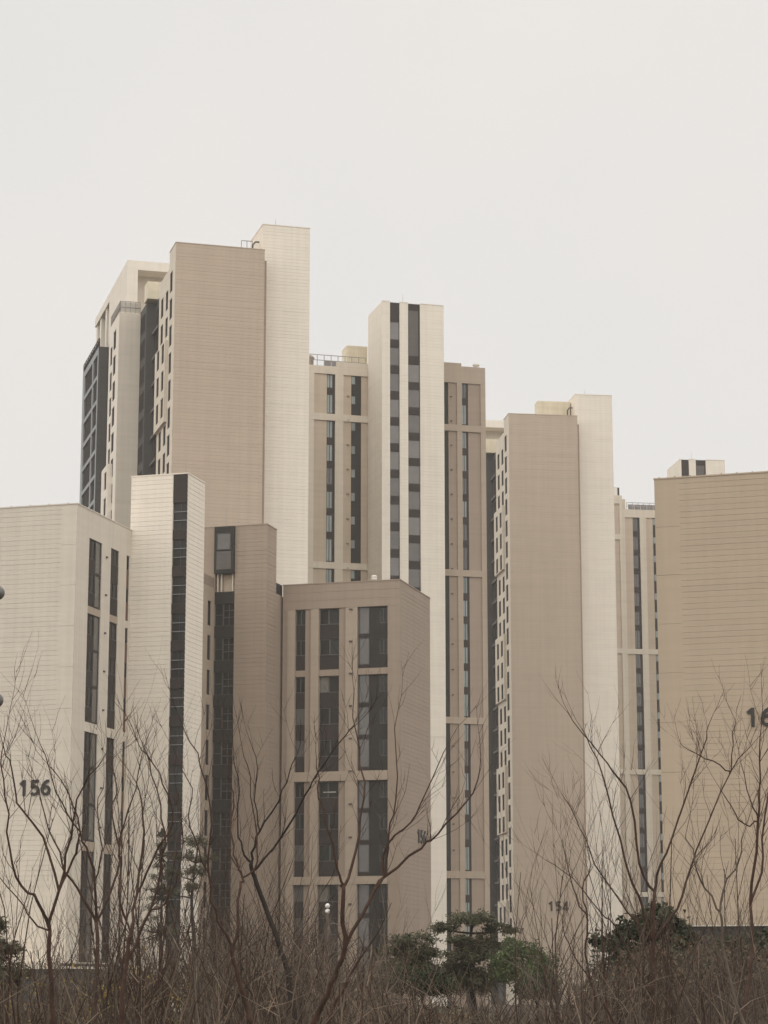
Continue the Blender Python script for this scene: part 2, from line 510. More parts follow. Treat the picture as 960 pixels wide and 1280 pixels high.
# ------------------------------------------------------------------ taupe block numbered 156 with its core
def taupe_block():
    b = building('apartment_building', (1.34, 191.78), -16,
                 'low taupe block numbered 156 on its side with cream pilasters and dark window strips', group=GROUP)
    top = 33.85
    FF, RF = ('F', 0), ('R', 0)
    block(b, 'wall', -10.32, 0, 0.5, 9.79, BASE, top, 'taupe', 'R')
    siding(b, RF, 0.02, 9.79, 1.0, top, 'taupe', gap=0.012, seed=5)
    digits(b, RF, '156', 5.14, 8.05, 12.3, 13.45)
    cap(b, -10.32, 0, 0, 9.79, top, 'taupe')
    siding(b, FF, -10.32, 0, 31.73, top, 'taupe', gap=0.012, pitch=0.71, seed=6)
    box(b, 'parapet_wall', -10.32, -0.01, 0.06, 0.5, 31.73, top, 'taupe')
    on(b, 'wall_pier', FF, -10.32, -9.87, BASE, 31.73, 0.0, 0.5, 'taupe')
    on(b, 'wall_pier', FF, -1.08, -0.01, BASE, 31.73, 0.0, 0.5, 'taupe')
    on(b, 'wall_pier', FF, -8.35, -7.80, BASE, 31.73, 0.12, 0.5, 'taupe')
    on(b, 'wall_pier', FF, -5.36, -4.73, BASE, 31.73, 0.12, 0.5, 'taupe')
    for (u0, u1) in ((-9.87, -9.21), (-7.80, -7.10), (-4.73, -3.71)):
        on(b, 'pilaster', FF, u0, u1, BASE, 31.70, -0.10, 0.5, 'taupe_light')
    cols = [(-9.21, -8.35), (-7.10, -5.36), (-3.71, -1.08)]
    for (z0, z1) in ((17.17, 17.96), (8.67, 9.32)):
        on(b, 'band', FF, -9.87, -1.08, z0, z1, -0.13, 0.11, 'taupe_light')
    for (u0, u1) in cols:
        on(b, 'band', FF, u0, u1, 26.0, 26.53, 0.06, 0.5, 'taupe')
    rnd = random.Random(8)
    for (z0, z1, n) in ((26.53, 31.73, 2), (17.96, 26.0, 3), (9.32, 17.17, 3), (0.6, 8.67, 3)):
        for (a, c) in floors(z0, z1, n):
            h = c - a
            u0, u1 = cols[0]
            on(b, 'spandrel_panel', FF, u0, u1, a, a + 0.5*h, 0.28, 0.5, 'purple_brown')
            window(b, FF, u0, u1, a + 0.5*h, c, 0.34, rnd.choice(['glass_green', 'glass_dark', 'glass_dark', 'glass_smoke']), mull=(0.5,), bar=0.055, frame='frame_mid')
            u0, u1 = cols[1]
            on(b, 'spandrel_panel', FF, u0, u1, a, a + 0.48*h, 0.28, 0.5, 'purple_brown')
            w = u0 + rnd.choice([0.45, 0.5, 0.55])*(u1-u0)
            window(b, FF, u0, w, a + 0.48*h, c, 0.36, rnd.choice(['glass_green', 'glass_dark', 'curtain', 'glass_dark']), bar=0.055, frame='frame_mid')
            window(b, FF, w, u1, a + 0.48*h, c, 0.39, rnd.choice(['glass_green', 'glass_dark', 'glass_dark']), bar=0.055, frame='frame_mid')
            on(b, 'sill', FF, u0 + 0.05, u1 - 0.05, a + 0.48*h, a + 0.48*h + 0.06, 0.24, 0.28, 'frame_mid')
            u0, u1 = cols[2]; m = -2.73
            window(b, FF, u0, m, a + 0.32, c, 0.30, rnd.choice(['glass_slate', 'glass_slate', 'glass_smoke']), bar=0.05)
            on(b, 'slab_edge', FF, u0, m, a, a + 0.32, 0.24, 0.5, 'purple_brown')
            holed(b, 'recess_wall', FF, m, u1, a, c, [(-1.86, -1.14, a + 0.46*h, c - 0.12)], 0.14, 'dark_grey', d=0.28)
            window(b, FF, -1.86, -1.14, a + 0.46*h, c - 0.12, 0.36, rnd.choice(['glass_dark', 'glass_green', 'glass_dark']), mull=(0.5,), bar=0.05, frame='frame_pale' if c < 14 and rnd.random() < 0.6 else 'frame_mid')
    # pale matte bar before one window, lamp light put into its colour
    on(b, 'painted_window_lamp', FF, -6.75, -5.65, 16.25, 16.33, 0.30, 0.33, 'pale_bar')
    for k in range(11):
        z = 31.55 - 2.72*k
        on(b, 'pipe_bracket', FF, -4.38, -4.12, z - 0.05, z + 0.05, -0.24, -0.10, 'roof_metal')
    V, F = [], []
    lathe(V, F, -2.9, 2.2, [(0.14, top + EYE), (0.14, top + 0.5 + EYE), (0.27, top + 0.53 + EYE), (0.25, top + 0.66 + EYE), (0.15, top + 0.7 + EYE), (0.26, top + 0.76 + EYE), (0.2, top + 0.9 + EYE), (0.0, top + 0.94 + EYE)], 14)
    link('roof_vent', mesh('roof_vent', V, F, 'vent_white', True), b)
    # stair and lift core to the left
    CF, CR = ('F', -3.8), ('R', -10.51)
    ct = 38.45
    block(b, 'core_wall', -13.34, -10.51, -3.8, -1.28, BASE, ct, 'core_taupe', 'FR')
    siding(b, CF, -13.34, -10.51, 1, ct, 'core_taupe', gap=0.014, seed=7)
    siding(b, CR, -3.78, -1.28, 1, ct, 'core_taupe', gap=0.014, seed=8)
    box(b, 'core_wall', -18.5, -15.10, -3.8, -1.28, BASE, ct, 'core_taupe')
    box(b, 'core_wall', -15.10, -13.34, -3.25, -1.28, BASE, ct, 'taupe_light')
    cap(b, -18.5, -10.51, -3.8, -1.28, ct, 'core_taupe')
    rod(b, -14.6, -2.6, ct, 1.8, 0.02)
    # dark oriel at the top of the strip
    box(b, 'oriel', -15.08, -13.36, -4.15, -3.25, 34.42, 38.42, 'dark_grey')
    OF = ('F', -4.15)
    window(b, OF, -14.85, -13.58, 36.4, 37.85, -0.04, 'glass_slate', trans=(), bar=0.07)
    on(b, 'oriel_panel', OF, -14.85, -13.58, 34.75, 36.3, -0.03, 0.0, 'louvre_grey')
    for u in (-14.95, -14.62, -13.62):
        on(b, 'balcony_post', CF, u, u + 0.12, 32.9, 34.42, 0.1, 0.25, 'cream')
    on(b, 'balcony_back', CF, -14.5, -13.75, 32.9, 34.42, 0.45, 0.55, 'beige_panel')
    z = 32.9
    first = True
    while z > 0:
        on(b, 'spandrel_panel', CF, -15.09, -13.35, z - 1.0, z, 0.0, 0.5, 'dark_grey')
        g1, g0 = z - 1.0, z - 2.9
        window(b, CF, -15.09, -14.35, g0, g1, 0.16, 'glass_green', bar=0.05, trans=(0.5,), frame='frame_mid')
        window(b, CF, -14.35, -13.35, g0, g1, 0.2, 'glass_dark', mull=(0.5,), trans=(0.38, 0.7), bar=0.05, frame='frame_mid')
        on(b, 'guard_rail', CF, -14.35, -13.4, g0 + 0.72, g0 + 0.76, 0.04, 0.08, 'louvre_grey')
        z -= 2.9
    # forward wing with narrow windows, seen edge-on between the two towers
    box(b, 'wing_wall', -19.5, -15.40, -9.5, -3.8, BASE, 33.2, 'taupe_light')
    WF = ('R', -15.12)
    holes, zz = [], 32.0
    while zz > 3:
        holes.append((-5.35, -4.55, zz - 2.1, zz)); zz -= 2.9
    holed(b, 'facade_wall', WF, -9.5, -3.82, BASE, 33.2, holes, 0.28, 'taupe_light')
    for h in holes:
        window(b, WF, h[0], h[1], h[2], h[3], 0.12, 'glass_dark', mull=(0.5,), frame='purple_brown')
    on(b, 'roof_louvre', WF, -9.5, -3.9, 33.2, 34.1, 0.02, 0.12, 'taupe_dark')
    # lower link between core and block, dark guard on its roof
    box(b, 'link_wall', -14, -10.53, -1.28, 0.7, BASE, 33.0, 'core_taupe')
    box(b, 'roof_guard', -14, -10.55, -1.27, 0.45, 33.003, 33.95, 'dark_grey')
taupe_block()

# ------------------------------------------------------------------ the slab towers (two of one type)
def slab_tower(loc, yaw, label, number, bay_top, low):
    """tan blank end wall, windowed long side receding to the left, white core behind on the right"""
    b = building('apartment_tower', loc, yaw, label, 'tower', GROUP)
    F = 2.93
    top1, top2 = 76.33, 74.6
    end = 'tan_panel'
    # end block
    block(b, 'end_wall', 0.36, 9.45, 0, 3.55, BASE, top1, end, 'F')
    siding(b, ('F', 0), 0, 9.45, 1, top1, end, gap=0.009, seed=9)
    cap(b, 0, 9.45, 0, 3.55, top1, end)
    box(b, 'end_strip', 9.452, 9.76, 0.45, 3.5, BASE, 75.3, 'tan_edge')
    LF = ('L', 0)
    tops1 = [73.85 - F*k for k in range(int((73.85 - low)/F))]
    holes = [(1.65, 3.15, t - 2.2, t) for t in tops1]
    holed(b, 'facade_wall', LF, 0.06, 3.55, BASE, top1, holes, 0.36, 'cream')
    for h in holes:
        window(b, LF, h[0], h[1], h[2], h[3], 0.10, 'recess_dark', mull=(0.55,), frame='purple_brown')
    # second block, with shallow bays three storeys tall
    block(b, 'side_wall', 0.66, 9.3, 3.552, 9.6, BASE, top2, 'cream')
    cap(b, 0.3, 9.3, 3.56, 9.6, top2, 'cream', o=0.0)
    tops2 = [72.5 - F*k for k in range(int((72.5 - low)/F))]
    cols2 = ((4.2, 5.6), (7.0, 8.45))
    z = top2
    bt = bay_top
    levels = []                             # (z0, z1, proud)
    while z > low:
        levels.append((bt, z, False)); levels.append((bt - 3*F, bt, True))
        z = bt - 3*F
        bt = z - 3*F
    for (z0, z1, proud) in levels:
        d = -0.32 if proud else 0.0
        hs = [(c0, c1, max(t - 2.1, z0 + 0.12), min(t, z1 - 0.12)) for t in tops2 for (c0, c1) in cols2 if t - 2.1 < z1 - 0.4 and t > z0 + 0.4]
        hs = [h for h in hs if h[3] - h[2] > 1.2]
        holed(b, 'bay_wall' if proud else 'facade_wall', LF, 3.56 if not proud else 3.6, 9.6, z0, z1, hs, 0.3 - d if not proud else 0.62, 'cream', d=d if proud else 0.02)
        for h in hs:
            window(b, LF, h[0], h[1], h[2], h[3], d + 0.10, 'recess_dark', mull=(0.5,), frame='purple_brown')
    # dark set-back part
    box(b, 'dark_wall', 0.25, 9, 9.602, 13.0, BASE, 73.6, 'slate')
    box(b, 'dark_wall', -0.78, 9, 13.002, 16.86, BASE, 73.5, 'slate')
    for k in range(int((72 - low)/F)):
        t = 72.6 - F*k
        window(b, ('L', 0.25), 10.3, 12.2, t - 2.0, t, -0.03, 'recess_dark', mull=(0.5,), frame='frame_dark')
        on(b, 'balcony_slab', LF, 9.65, 12.9, t - 2.75, t - 2.45, -0.15, 0.25, 'louvre_grey')
        window(b, ('L', -0.78), 13.6, 16.2, t - 2.0, t, -0.03, 'recess_dark', mull=(0.33, 0.66), frame='frame_dark')
    box(b, 'rooftop_unit', -0.9, 0.8, 11.9, 13.9, 73.7, 75.65, 'tank_cream')
    railing(b, -0.7, 3.0, 13.1, 13.1, 73.6, 74.7, n=5)
    # white wing with two columns of windows
    wx = -3.13
    block(b, 'white_wing_wall', wx + 0.34, 6, 16.862, 24.0, BASE, 73.4, 'white_wall', '')
    on(b, 'white_wing_end', ('F', 16.855), wx, -0.70, BASE, 73.4, 0, 0.15, 'stone_white')
    holes = [(19.0, 20.8, 72.1 - F*k - 2.15, 72.1 - F*k) for k in range(int((72 - low)/F))]
    holes += [(21.5, 22.9, 70.8 - F*k - 2.1, 70.8 - F*k) for k in range(int((70 - low)/F))]
    holed(b, 'facade_wall', ('L', wx), 17.01, 24.0, BASE, 73.4, holes, 0.34, 'white_wall')
    for h in holes:
        window(b, ('L', wx), h[0], h[1], h[2], h[3], 0.10, 'recess_dark', mull=(0.5,), frame='purple_brown')
    for zt in (56.8, 39.2, 21.6):
        hs = [(20.0, 21.6, zt - 0.7 - F*k - 2.0, zt - 0.7 - F*k) for k in range(3)]
        holed(b, 'bay_wall', ('L', wx - 0.55), 19.4, 23.6, zt - 3*F, zt, hs, 0.54, 'white_wall')
        for h in hs:
            window(b, ('L', wx - 0.55), h[0], h[1], h[2], h[3], 0.12, 'recess_dark', mull=(0.5,), frame='purple_brown')
    railing(b, wx + 0.1, -0.8, 16.95, 16.95, 73.4, 74.7, n=4)
    railing(b, wx + 0.1, wx + 0.1, 16.95, 23.5, 73.4, 74.7, n=8)
    on(b, 'glass_guard', ('F', 16.95), wx + 0.15, -0.85, 73.5, 74.6, 0.02, 0.04, 'guard_glass')
    on(b, 'glass_guard', ('L', wx + 0.1), 17.1, 23.4, 73.45, 74.55, 0.03, 0.06, 'tan_edge')
    # penthouse frame on the roof
    fx, fy0, fy1, fz0, fz1 = -2.1, 18.6, 42.8, 79.0, 80.05
    box(b, 'roof_frame_wall', fx, -0.9, fy0, 31.5, 73.402, fz0, 'white_wall')
    box(b, 'roof_frame_beam', fx, 8, fy0, fy1, fz0 + 0.002, fz1, 'white_wall')
    box(b, 'roof_frame_back', -0.9, 8, 21.0, 31.5, 73.402, fz0, 'stone_white')
    for y in (34.3, 38.6, 41.6):
        box(b, 'roof_frame_column', fx + 0.15, fx + 1.0, y, y + 1.0, 72, fz0, 'white_wall')
    # dark wing at the far end, gridded windows
    dx = -3.35
    box(b, 'dark_wing_wall', dx + 0.3, 5, 30.4, 43.2, BASE, 73.15, 'dark_grey')
    on(b, 'dark_wing_end', ('F', 30.39), dx, -2.2, BASE, 73.15, 0, 0.14, 'slate')
    hs = []
    for k in range(int((72 - low)/F)):
        t = 72.4 - F*k
        hs += [(31.3, 34.6, t - 2.45, t), (35.3, 41.6, t - 2.45, t)]
    holed(b, 'window_grid', ('L', dx), 30.54, 43.2, BASE, 73.15, hs, 0.25, 'frame_blue')
    for h in hs:
        on(b, 'pane', ('L', dx), h[0], h[1], h[2], h[3], 0.16, 0.2, 'recess_dark')
    railing(b, dx + 0.05, dx + 0.05, 30.5, 43, 73.15, 74.2, 'purple_brown', n=10)
    on(b, 'roof_guard', ('L', dx + 0.1), 30.5, 43, 73.16, 74.1, 0, 0.05, 'purple_brown')
    # white lift core behind on the right
    kx0, kx1, ky0, ky1, kt = 9.77, 14.93, 2.5, 8.7, 80.0
    block(b, 'core_wall', kx0, kx1, ky0, ky1, BASE, kt, 'white_wall', 'FL')
    siding(b, ('F', ky0), kx0, kx1, 1, kt, 'white_panel', gap=0.012, seed=11)
    siding(b, ('L', kx0), ky0 + 0.02, ky1, 73, kt, 'white_panel', gap=0.012, seed=12)
    cap(b, kx0, kx1, ky0, ky1, kt, 'white_panel')
    rod(b, kx0 + 1.6, ky0 + 1, kt, 1.1)
    V, Fc = [], []
    tube(V, Fc, [(9.0, 4.0, top2 + EYE), (9.0, 4.0, 78.1 + EYE), (9.3, 4.0, 78.5 + EYE), (9.7, 4.0, 78.5 + EYE)], [0.1]*4, 6)
    link('vent_pipe', mesh('vent_pipe', V, Fc, 'roof_metal'), b)
    if number:
        digits(b, ('F', 0), number, 4.4, 7.25, 10.25, 11.5)
        # cream louvred tank on the roof
        box(b, 'roof_tank', 5.05, 9.6, 5.0, 7.0, top2 + 0.1, 79.6, 'tank_cream')
        for i in range(16):
            u = 5.12 + i*0.285
            on(b, 'tank_rib', ('F', 5.0), u, u + 0.12, 77, 79.55, -0.06, 0, 'tank_cream')
    else:
        railing(b, 8.2, 9.4, 6.0, 6.0, top2, 79.2, n=2)
    return b

slab_tower((-21.63, 230.59), 15.5, 'tallest tower with blank tan end wall and dark gridded windows along its far side', None, 66.8, 36)
slab_tower((16.80, 303.57), 8, 'tower numbered 154 with blank tan end wall and cream louvred tank on its roof', '154', 64.5, 6)

# ------------------------------------------------------------------ stair towers with window wings
def strip_wing(b, yo, x0, x1, top, wall, panel, piers, panels, teal, dark, zt, bands, low, glass='glass_teal'):
    """recessed wing: piers and bands proud of coloured panels and window strips"""
    FF = ('F', yo)
    rnd = random.Random(int(yo*10) + 3)
    for (u0, u1) in piers:
        on(b, 'pier', FF, u0, u1, BASE, zt, 0.0, 0.4, wall)
    on(b, 'parapet_wall', FF, x0, x1, zt, top, 0.0, 0.4, wall)
    for (u0, u1) in panels:
        on(b, 'wall_panel', FF, u0, u1, BASE, zt, 0.16, 0.4, panel)
    for (p, q) in bands:
        on(b, 'band', FF, x0, x1, p, q, -0.02, 0.3, wall)
    edges = [zt] + [e for pq in bands for e in (pq[1], pq[0])] + [low]
    for i in range(0, len(edges) - 1, 2):
        hi, lo = edges[i], edges[i+1]
        if hi - lo < 1: continue
        n = max(1, round((hi - lo) / 2.93))
        for (a, c) in floors(lo, hi, n):
            last = a > lo + 0.1
            for (u0, u1) in teal:
                s = 0.75 if last else 0.1
                w = u0 + 0.76*(u1-u0)
                window(b, FF, u0, w, a + s, c, 0.26, glass if rnd.random() < 0.85 else 'glass_slate', mull=(0.5,), bar=0.07)
                on(b, 'side_panel', FF, w, u1, a + s, c, 0.2, 0.4, 'purple_brown')
                on(b, 'spandrel_panel', FF, u0, u1, a, a + s, 0.18, 0.4, 'purple_brown')
            for (u0, u1) in dark:
                m = u0 + 0.46*(u1-u0)
                on(b, 'spandrel_panel', FF, m, u1, a, c, 0.24, 0.4, 'dark_grey')
                on(b, 'spandrel_panel', FF, u0, m, a, c - 1.05, 0.235, 0.4, 'dark_grey')
                window(b, FF, u0, m, c - 1.05, c, 0.26, 'glass_teal', bar=0.06)
    if low > 0:
        for (u0, u1) in teal + dark:
            on(b, 'lower_wall', FF, u0, u1, BASE, low, 0.2, 0.4, 'dark_grey')

def stair_tower(b, x0, x1, y0, y1, top, low, s1, s2):
    FF, LF = ('F', y0), ('L', x0)
    rnd = random.Random(int(x0*10) + 40)
    box(b, 'tower_wall', x0 + 0.06, x1, y0 + 0.3, y1, BASE, top, 'white_wall')
    for (u0, u1) in ((x0, s1[0]), (s1[1], s2[0]), (s2[1], x1)):
        on(b, 'tower_wall', FF, u0 + (0.06 if u0 == x0 else 0), u1, BASE, top, 0.05, 0.3, 'white_wall')
        siding(b, FF, u0, u1, max(1, low - 2), top, 'white_panel', gap=0.012, seed=int(u0*7))
    siding(b, LF, y0 + 0.02, y1, max(1, low - 2), top, 'white_panel', gap=0.012, seed=13)
    for (u0, u1) in ((x0, s1[0]), (s1[1], s2[0]), (s2[1], x1)):
        on(b, 'parapet_cap', FF, u0, u1, top + 0.002, top + 0.09, -0.04, 0.3, 'white_panel')
    rod(b, (s1[1]+s2[0])/2 + 0.3, y0 + 1.5, top, 1.5)
    # left strip starts high, right strip one storey and a half lower
    on(b, 'spandrel_panel', FF, s1[0], s1[1], top - 2.32, top - 0.002, 0.16, 0.3, 'purple_brown')
    z = top - 2.32
    while z > low:
        window(b, FF, s1[0], s1[1], z - 2.15, z, 0.2, rnd.choice(['glass_grey', 'glass_grey', 'glass_smoke']), bar=0.05)
        on(b, 'spandrel_panel', FF, s1[0], s1[1], z - 3.08, z - 2.15, 0.14, 0.3, 'purple_brown')
        z -= 3.08
    on(b, 'spandrel_panel', FF, s2[0], s2[1], top - 0.75, top - 0.002, 0.12, 0.3, 'purple_brown')
    on(b, 'louvre', FF, s2[0], s2[1], top - 6.25, top - 0.75, 0.2, 0.3, 'louvre_grey')
    on(b, 'louvre_edge', FF, s2[1] - 0.14, s2[1], top - 6.25, top - 0.75, 0.12, 0.2, 'dark_grey')
    on(b, 'spandrel_panel', FF, s2[0], s2[1], top - 7.25, top - 6.25, 0.12, 0.3, 'purple_brown')
    z = top - 7.25
    while z > low:
        window(b, FF, s2[0], s2[1], z - 2.15, z, 0.2, rnd.choice(['glass_grey', 'glass_grey', 'glass_smoke']), bar=0.05)
        on(b, 'spandrel_panel', FF, s2[0], s2[1], z - 3.0, z - 2.15, 0.14, 0.3, 'purple_brown')
        z -= 3.0

def solar(root, x0, x1, y, z, name='solar_panel'):
    n = max(1, round((x1-x0)/1.0))
    w = (x1 - x0)/n
    for i in range(n):
        V, F = [], []
        a = x0 + i*w + 0.02; c = x0 + (i+1)*w - 0.02
        zz = z + EYE
        V += [(a, y, zz), (c, y, zz), (c + 0.3, y + 1.3, zz + 1.1), (a + 0.3, y + 1.3, zz + 1.1),
              (a, y, zz - 0.06), (c, y, zz - 0.06), (c + 0.3, y + 1.3, zz + 1.04), (a + 0.3, y + 1.3, zz + 1.04)]
        F += [(0, 1, 2, 3), (7, 6, 5, 4), (0, 4, 5, 1), (1, 5, 6, 2), (2, 6, 7, 3), (3, 7, 4, 0)]
        link(name, mesh(name, V, F, 'roof_metal'), root)

def central():
    b = building('apartment_tower', (-0.23, 257.98), 15.5,
                 'white stair tower with two dark glazed strips between cream and taupe window wings', 'tower', GROUP)
    stair_tower(b, 0, 7.45, 0, 6.2, 78.3, 30, (0.96, 2.12), (3.13, 4.58))
    # cream wing on the left
    yl = 6.3
    box(b, 'wing_wall', -12, 0.3, yl + 0.4, yl + 12, BASE, 71.6, 'cream')
    strip_wing(b, yl, -12, 0.3, 71.85, 'cream', 'beige_panel',
               [(-12, -6.46), (-3.93, -2.93)], [(-6.46, -4.91), (-2.93, -1.96), (-0.75, 0.3)],
               [(-4.91, -3.93)], [(-1.96, -0.75)], 70.9, [(65.3, 66.1), (47.74, 48.5)], 36)
    on(b, 'parapet_wall', ('F', yl), -3.75, 0.3, 71.86, 72.45, 0.0, 0.4, 'cream')
    railing(b, -8.5, -0.1, yl + 0.6, yl + 0.6, 72.0, 73.3, n=10)
    solar(b, -5.0, -2.4, yl + 1.0, 72.0)
    box(b, 'roof_tank', -1.85, 0.65, yl + 2.6, yl + 5, 72.0, 75.3, 'tank_cream')
    for i in range(9):
        u = -1.8 + i*0.275
        on(b, 'tank_rib', ('F', yl + 2.6), u, u + 0.13, 72.5, 75.25, -0.06, 0, 'tank_cream')
    V, F = [], []
    lathe(V, F, -6.45, yl + 2.5, [(0.5, 71.6 + EYE), (0.5, 73.2 + EYE), (0.62, 73.3 + EYE), (0.4, 73.6 + EYE), (0, 73.65 + EYE)], 12)
    link('roof_vent', mesh('roof_vent', V, F, 'tan_edge', True), b)
    # taupe wing on the right
    yr = 3.3
    box(b, 'wing_wall', 7.45, 13.55, yr + 0.4, yr + 12, BASE, 72.0, 'taupe')
    strip_wing(b, yr, 7.45, 13.55, 72.14, 'taupe_light', 'taupe',
               [(7.45, 8.2), (10.03, 10.65), (12.94, 13.55)], [(9.02, 10.03), (11.45, 12.94)],
               [(10.65, 11.45)], [(8.2, 9.02)], 70.1, [(64.26, 65.02), (47.03, 47.78), (29.96, 30.7), (12.53, 13.33)], 2)
    on(b, 'parapet_wall', ('F', yr), 7.46, 10.6, 72.15, 72.5, 0.0, 0.4, 'taupe_light')
    V, F = [], []
    lathe(V, F, 12.9, yr + 1.5, [(0.32, 72 + EYE), (0.32, 72.7 + EYE), (0.42, 72.75 + EYE), (0.4, 72.95 + EYE), (0, 73.0 + EYE)], 12)
    link('roof_vent', mesh('roof_vent', V, F, 'vent_white', True), b)
    for k in range(20):
        z = 68.4 - 2.93*k
        on(b, 'pipe_bracket', ('F', yr), 9.25, 9.45, z - 0.06, z + 0.06, -0.02, 0.16, 'roof_metal')
        if k < 9:
            on(b, 'pipe_bracket', ('F', yl), -2.5, -2.2, z - 0.06, z + 0.06, -0.02, 0.16, 'tan_edge')
central()

def far_tower():
    b = building('apartment_tower', (33.94, 335.34), 8,
                 'white tower half hidden behind the ochre block with one narrow window strip in view', 'tower', GROUP)
    box(b, 'wing_wall', -6, 9.2, 0.4, 12, BASE, 69.5, 'cream')
    strip_wing(b, 0, 1.2, 9.2, 69.85, 'cream', 'beige_panel',
               [(1.2, 1.63), (3.87, 4.78), (7.0, 9.2)], [(1.63, 2.84), (4.78, 5.87), (6.9, 7.0)],
               [(2.84, 3.87)], [(5.87, 6.9)], 68.65, [(48.3, 49.05), (30.76, 31.5), (13.32, 14.0)], 2, 'glass_slate')
    FF = ('F', -0.3)
    on(b, 'parapet_wall', FF, -6, 1.18, 70.6, 71.85, 0, 0.7, 'cream')
    on(b, 'wall_panel', FF, -6, 0.75, BASE, 70.6, 0.15, 0.7, 'beige_panel')
    on(b, 'pier', FF, 0.75, 1.18, BASE, 70.6, 0, 0.7, 'cream')
    for (p, q) in ((65.2, 66.0), (48.3, 49.05), (30.76, 31.5), (13.32, 14.0)):
        on(b, 'band', FF, -6, 0.75, p, q, -0.02, 0.5, 'cream')
    box(b, 'rooftop_unit', -1.5, 0.75, 0.6, 2.5, 71.0, 73.3, 'vent_white')
    box(b, 'rooftop_guard', 0.76, 1.0, 0.5, 2.5, 71.2, 73.2, 'purple_brown')
    box(b, 'rooftop_unit', 1.25, 2.0, 1.0, 2.0, 69.5, 71.6, 'tank_cream')
    railing(b, 2.1, 9, 0.6, 0.6, 69.9, 71.0, n=8)
    solar(b, 2.4, 7.2, 1.0, 70.0)
    stair_tower(b, 9.02, 15.93, -4, 3, 76.75, 28, (9.32, 10.47), (11.5, 13.02))
far_tower()

# ------------------------------------------------------------------ ochre block at the right edge
def ochre_block():
    b = building('apartment_building', (16.93, 142.03), -17,
                 'low ochre clad block with number 16 on its blank wall', group=GROUP)
    top = 31.45
    block(b, 'wall', 0, 13, 0, 11, 3.95, top, 'ochre_panel', 'F')
    siding(b, ('F', 0), 0, 1.55, 3.95, top, 'ochre_panel', pitch=2.9, gap=0.018, seed=20)
    siding(b, ('F', 0), 1.55, 13, 3.95, top, 'ochre_panel', gap=0.014, seed=21)
    cap(b, 0, 13, 0, 11, top, 'ochre_panel')
    stepping_lamps(b, ('F', 0), 0.3, 12, top, 13)
    digits(b, ('F', 0), '16', 5.2, 7.0, 15.75, 16.9)
    box(b, 'base_wall', 0.4, 13, 0.6, 10.5, BASE, 3.95, 'podium_grey')
    box(b, 'base_cap', -0.03, 13.1, -0.05, 0.6, 3.86, 3.945, 'cream')
    box(b, 'entrance_box', 0.6, 2.2, -0.8, 0.58, BASE, 3.6, 'slate')
ochre_block()

# ------------------------------------------------------------------ vegetation helpers
def fast_mesh(name, V, F, mat):
    """V (n,3) array, F (m,k) array"""
    V = np.asarray(V, np.float32); F = np.asarray(F, np.int32)
    me = bpy.data.meshes.new(name)
    me.vertices.add(len(V)); me.vertices.foreach_set('co', V.ravel())
    k = F.shape[1]
    me.loops.add(F.size); me.loops.foreach_set('vertex_index', F.ravel())
    me.polygons.add(len(F))
    me.polygons.foreach_set('loop_start', np.arange(0, F.size, k, dtype=np.int32))
    me.polygons.foreach_set('loop_total', np.full(len(F), k, np.int32))
    me.update(calc_edges=True)
    me.materials.append(MATS[mat])
    return me

TRI = np.array([(1, 0.15, -0.1), (-0.5, 0.75, 0.45), (-0.5, -0.75, -0.35)])
def stems_mesh(name, P, RR, mat):
    """many thin three-sided stems: P (n,k,3) centre lines, RR (n,k) radii"""
    P = np.asarray(P, float); RR = np.asarray(RR, float)
    n, k, _ = P.shape
    V = (P[:, :, None, :] + RR[:, :, None, None] * TRI[None, None]).reshape(-1, 3)
    i = np.arange(n)[:, None, None]; s = np.arange(k-1)[None, :, None]; j = np.arange(3)[None, None, :]
    a = (i*k + s)*3 + j; b = (i*k + s)*3 + (j + 1) % 3
    F = np.stack([a, b, b + 3, a + 3], -1).reshape(-1, 4)
    return fast_mesh(name, V, F, mat)

K = 5
def grow(out, p, d, length, r, depth, rnd, spread=0.6, up=0.10, wob=0.16, kids=4):
    pts, rad = [p], [r]
    d = np.array(d, float); d /= np.linalg.norm(d)
    dirs = []
    for i in range(K - 1):
        d = d + np.array([rnd.gauss(0, wob), rnd.gauss(0, wob), rnd.gauss(0, wob*0.6) + up])
        d /= np.linalg.norm(d)
        p = p + d*length/(K-1)
        pts.append(p); dirs.append(d)
        rad.append(r*(1 - 0.72*(i+1)/(K-1)))
    out.append((pts, rad))
    if depth > 0:
        for _ in range(kids + rnd.randint(-1, 1)):
            t = rnd.uniform(0.25, 0.98)*(K-1)
            i = min(int(t), K-2); f = t - i
            q = pts[i]*(1-f) + pts[i+1]*f
            a = rnd.uniform(0, 2*math.pi)
            side = np.array([math.cos(a), math.sin(a), rnd.uniform(-0.1, 0.35)])
            nd = dirs[i]*(1 - 0.35*spread) + side*spread
            grow(out, q, nd, length*rnd.uniform(0.34, 0.62), max(0.0022, (rad[i]*(1-f) + rad[i+1]*f)*0.62), depth-1, rnd, spread, up, wob, kids)

def stems_from(name, out, mat, parent):
    return link(name, stems_mesh(name, [o[0] for o in out], [o[1] for o in out], mat), parent)

def smooth_line(pts, rnd, jit):
    P = [np.array(p, float) for p in pts]
    res = []
    for i in range(len(P) - 1):
        p0, p1, p2, p3 = P[max(i-1, 0)], P[i], P[i+1], P[min(i+2, len(P)-1)]
        for t in (0, 0.33, 0.66):
            q = 0.5*((2*p1) + (-p0+p2)*t + (2*p0-5*p1+4*p2-p3)*t*t + (-p0+3*p1-3*p2+p3)*t**3)
            if t: q = q + np.array([rnd.gauss(0, jit), rnd.gauss(0, jit), rnd.gauss(0, jit)])
            res.append(q)
    res.append(P[-1])
    return res

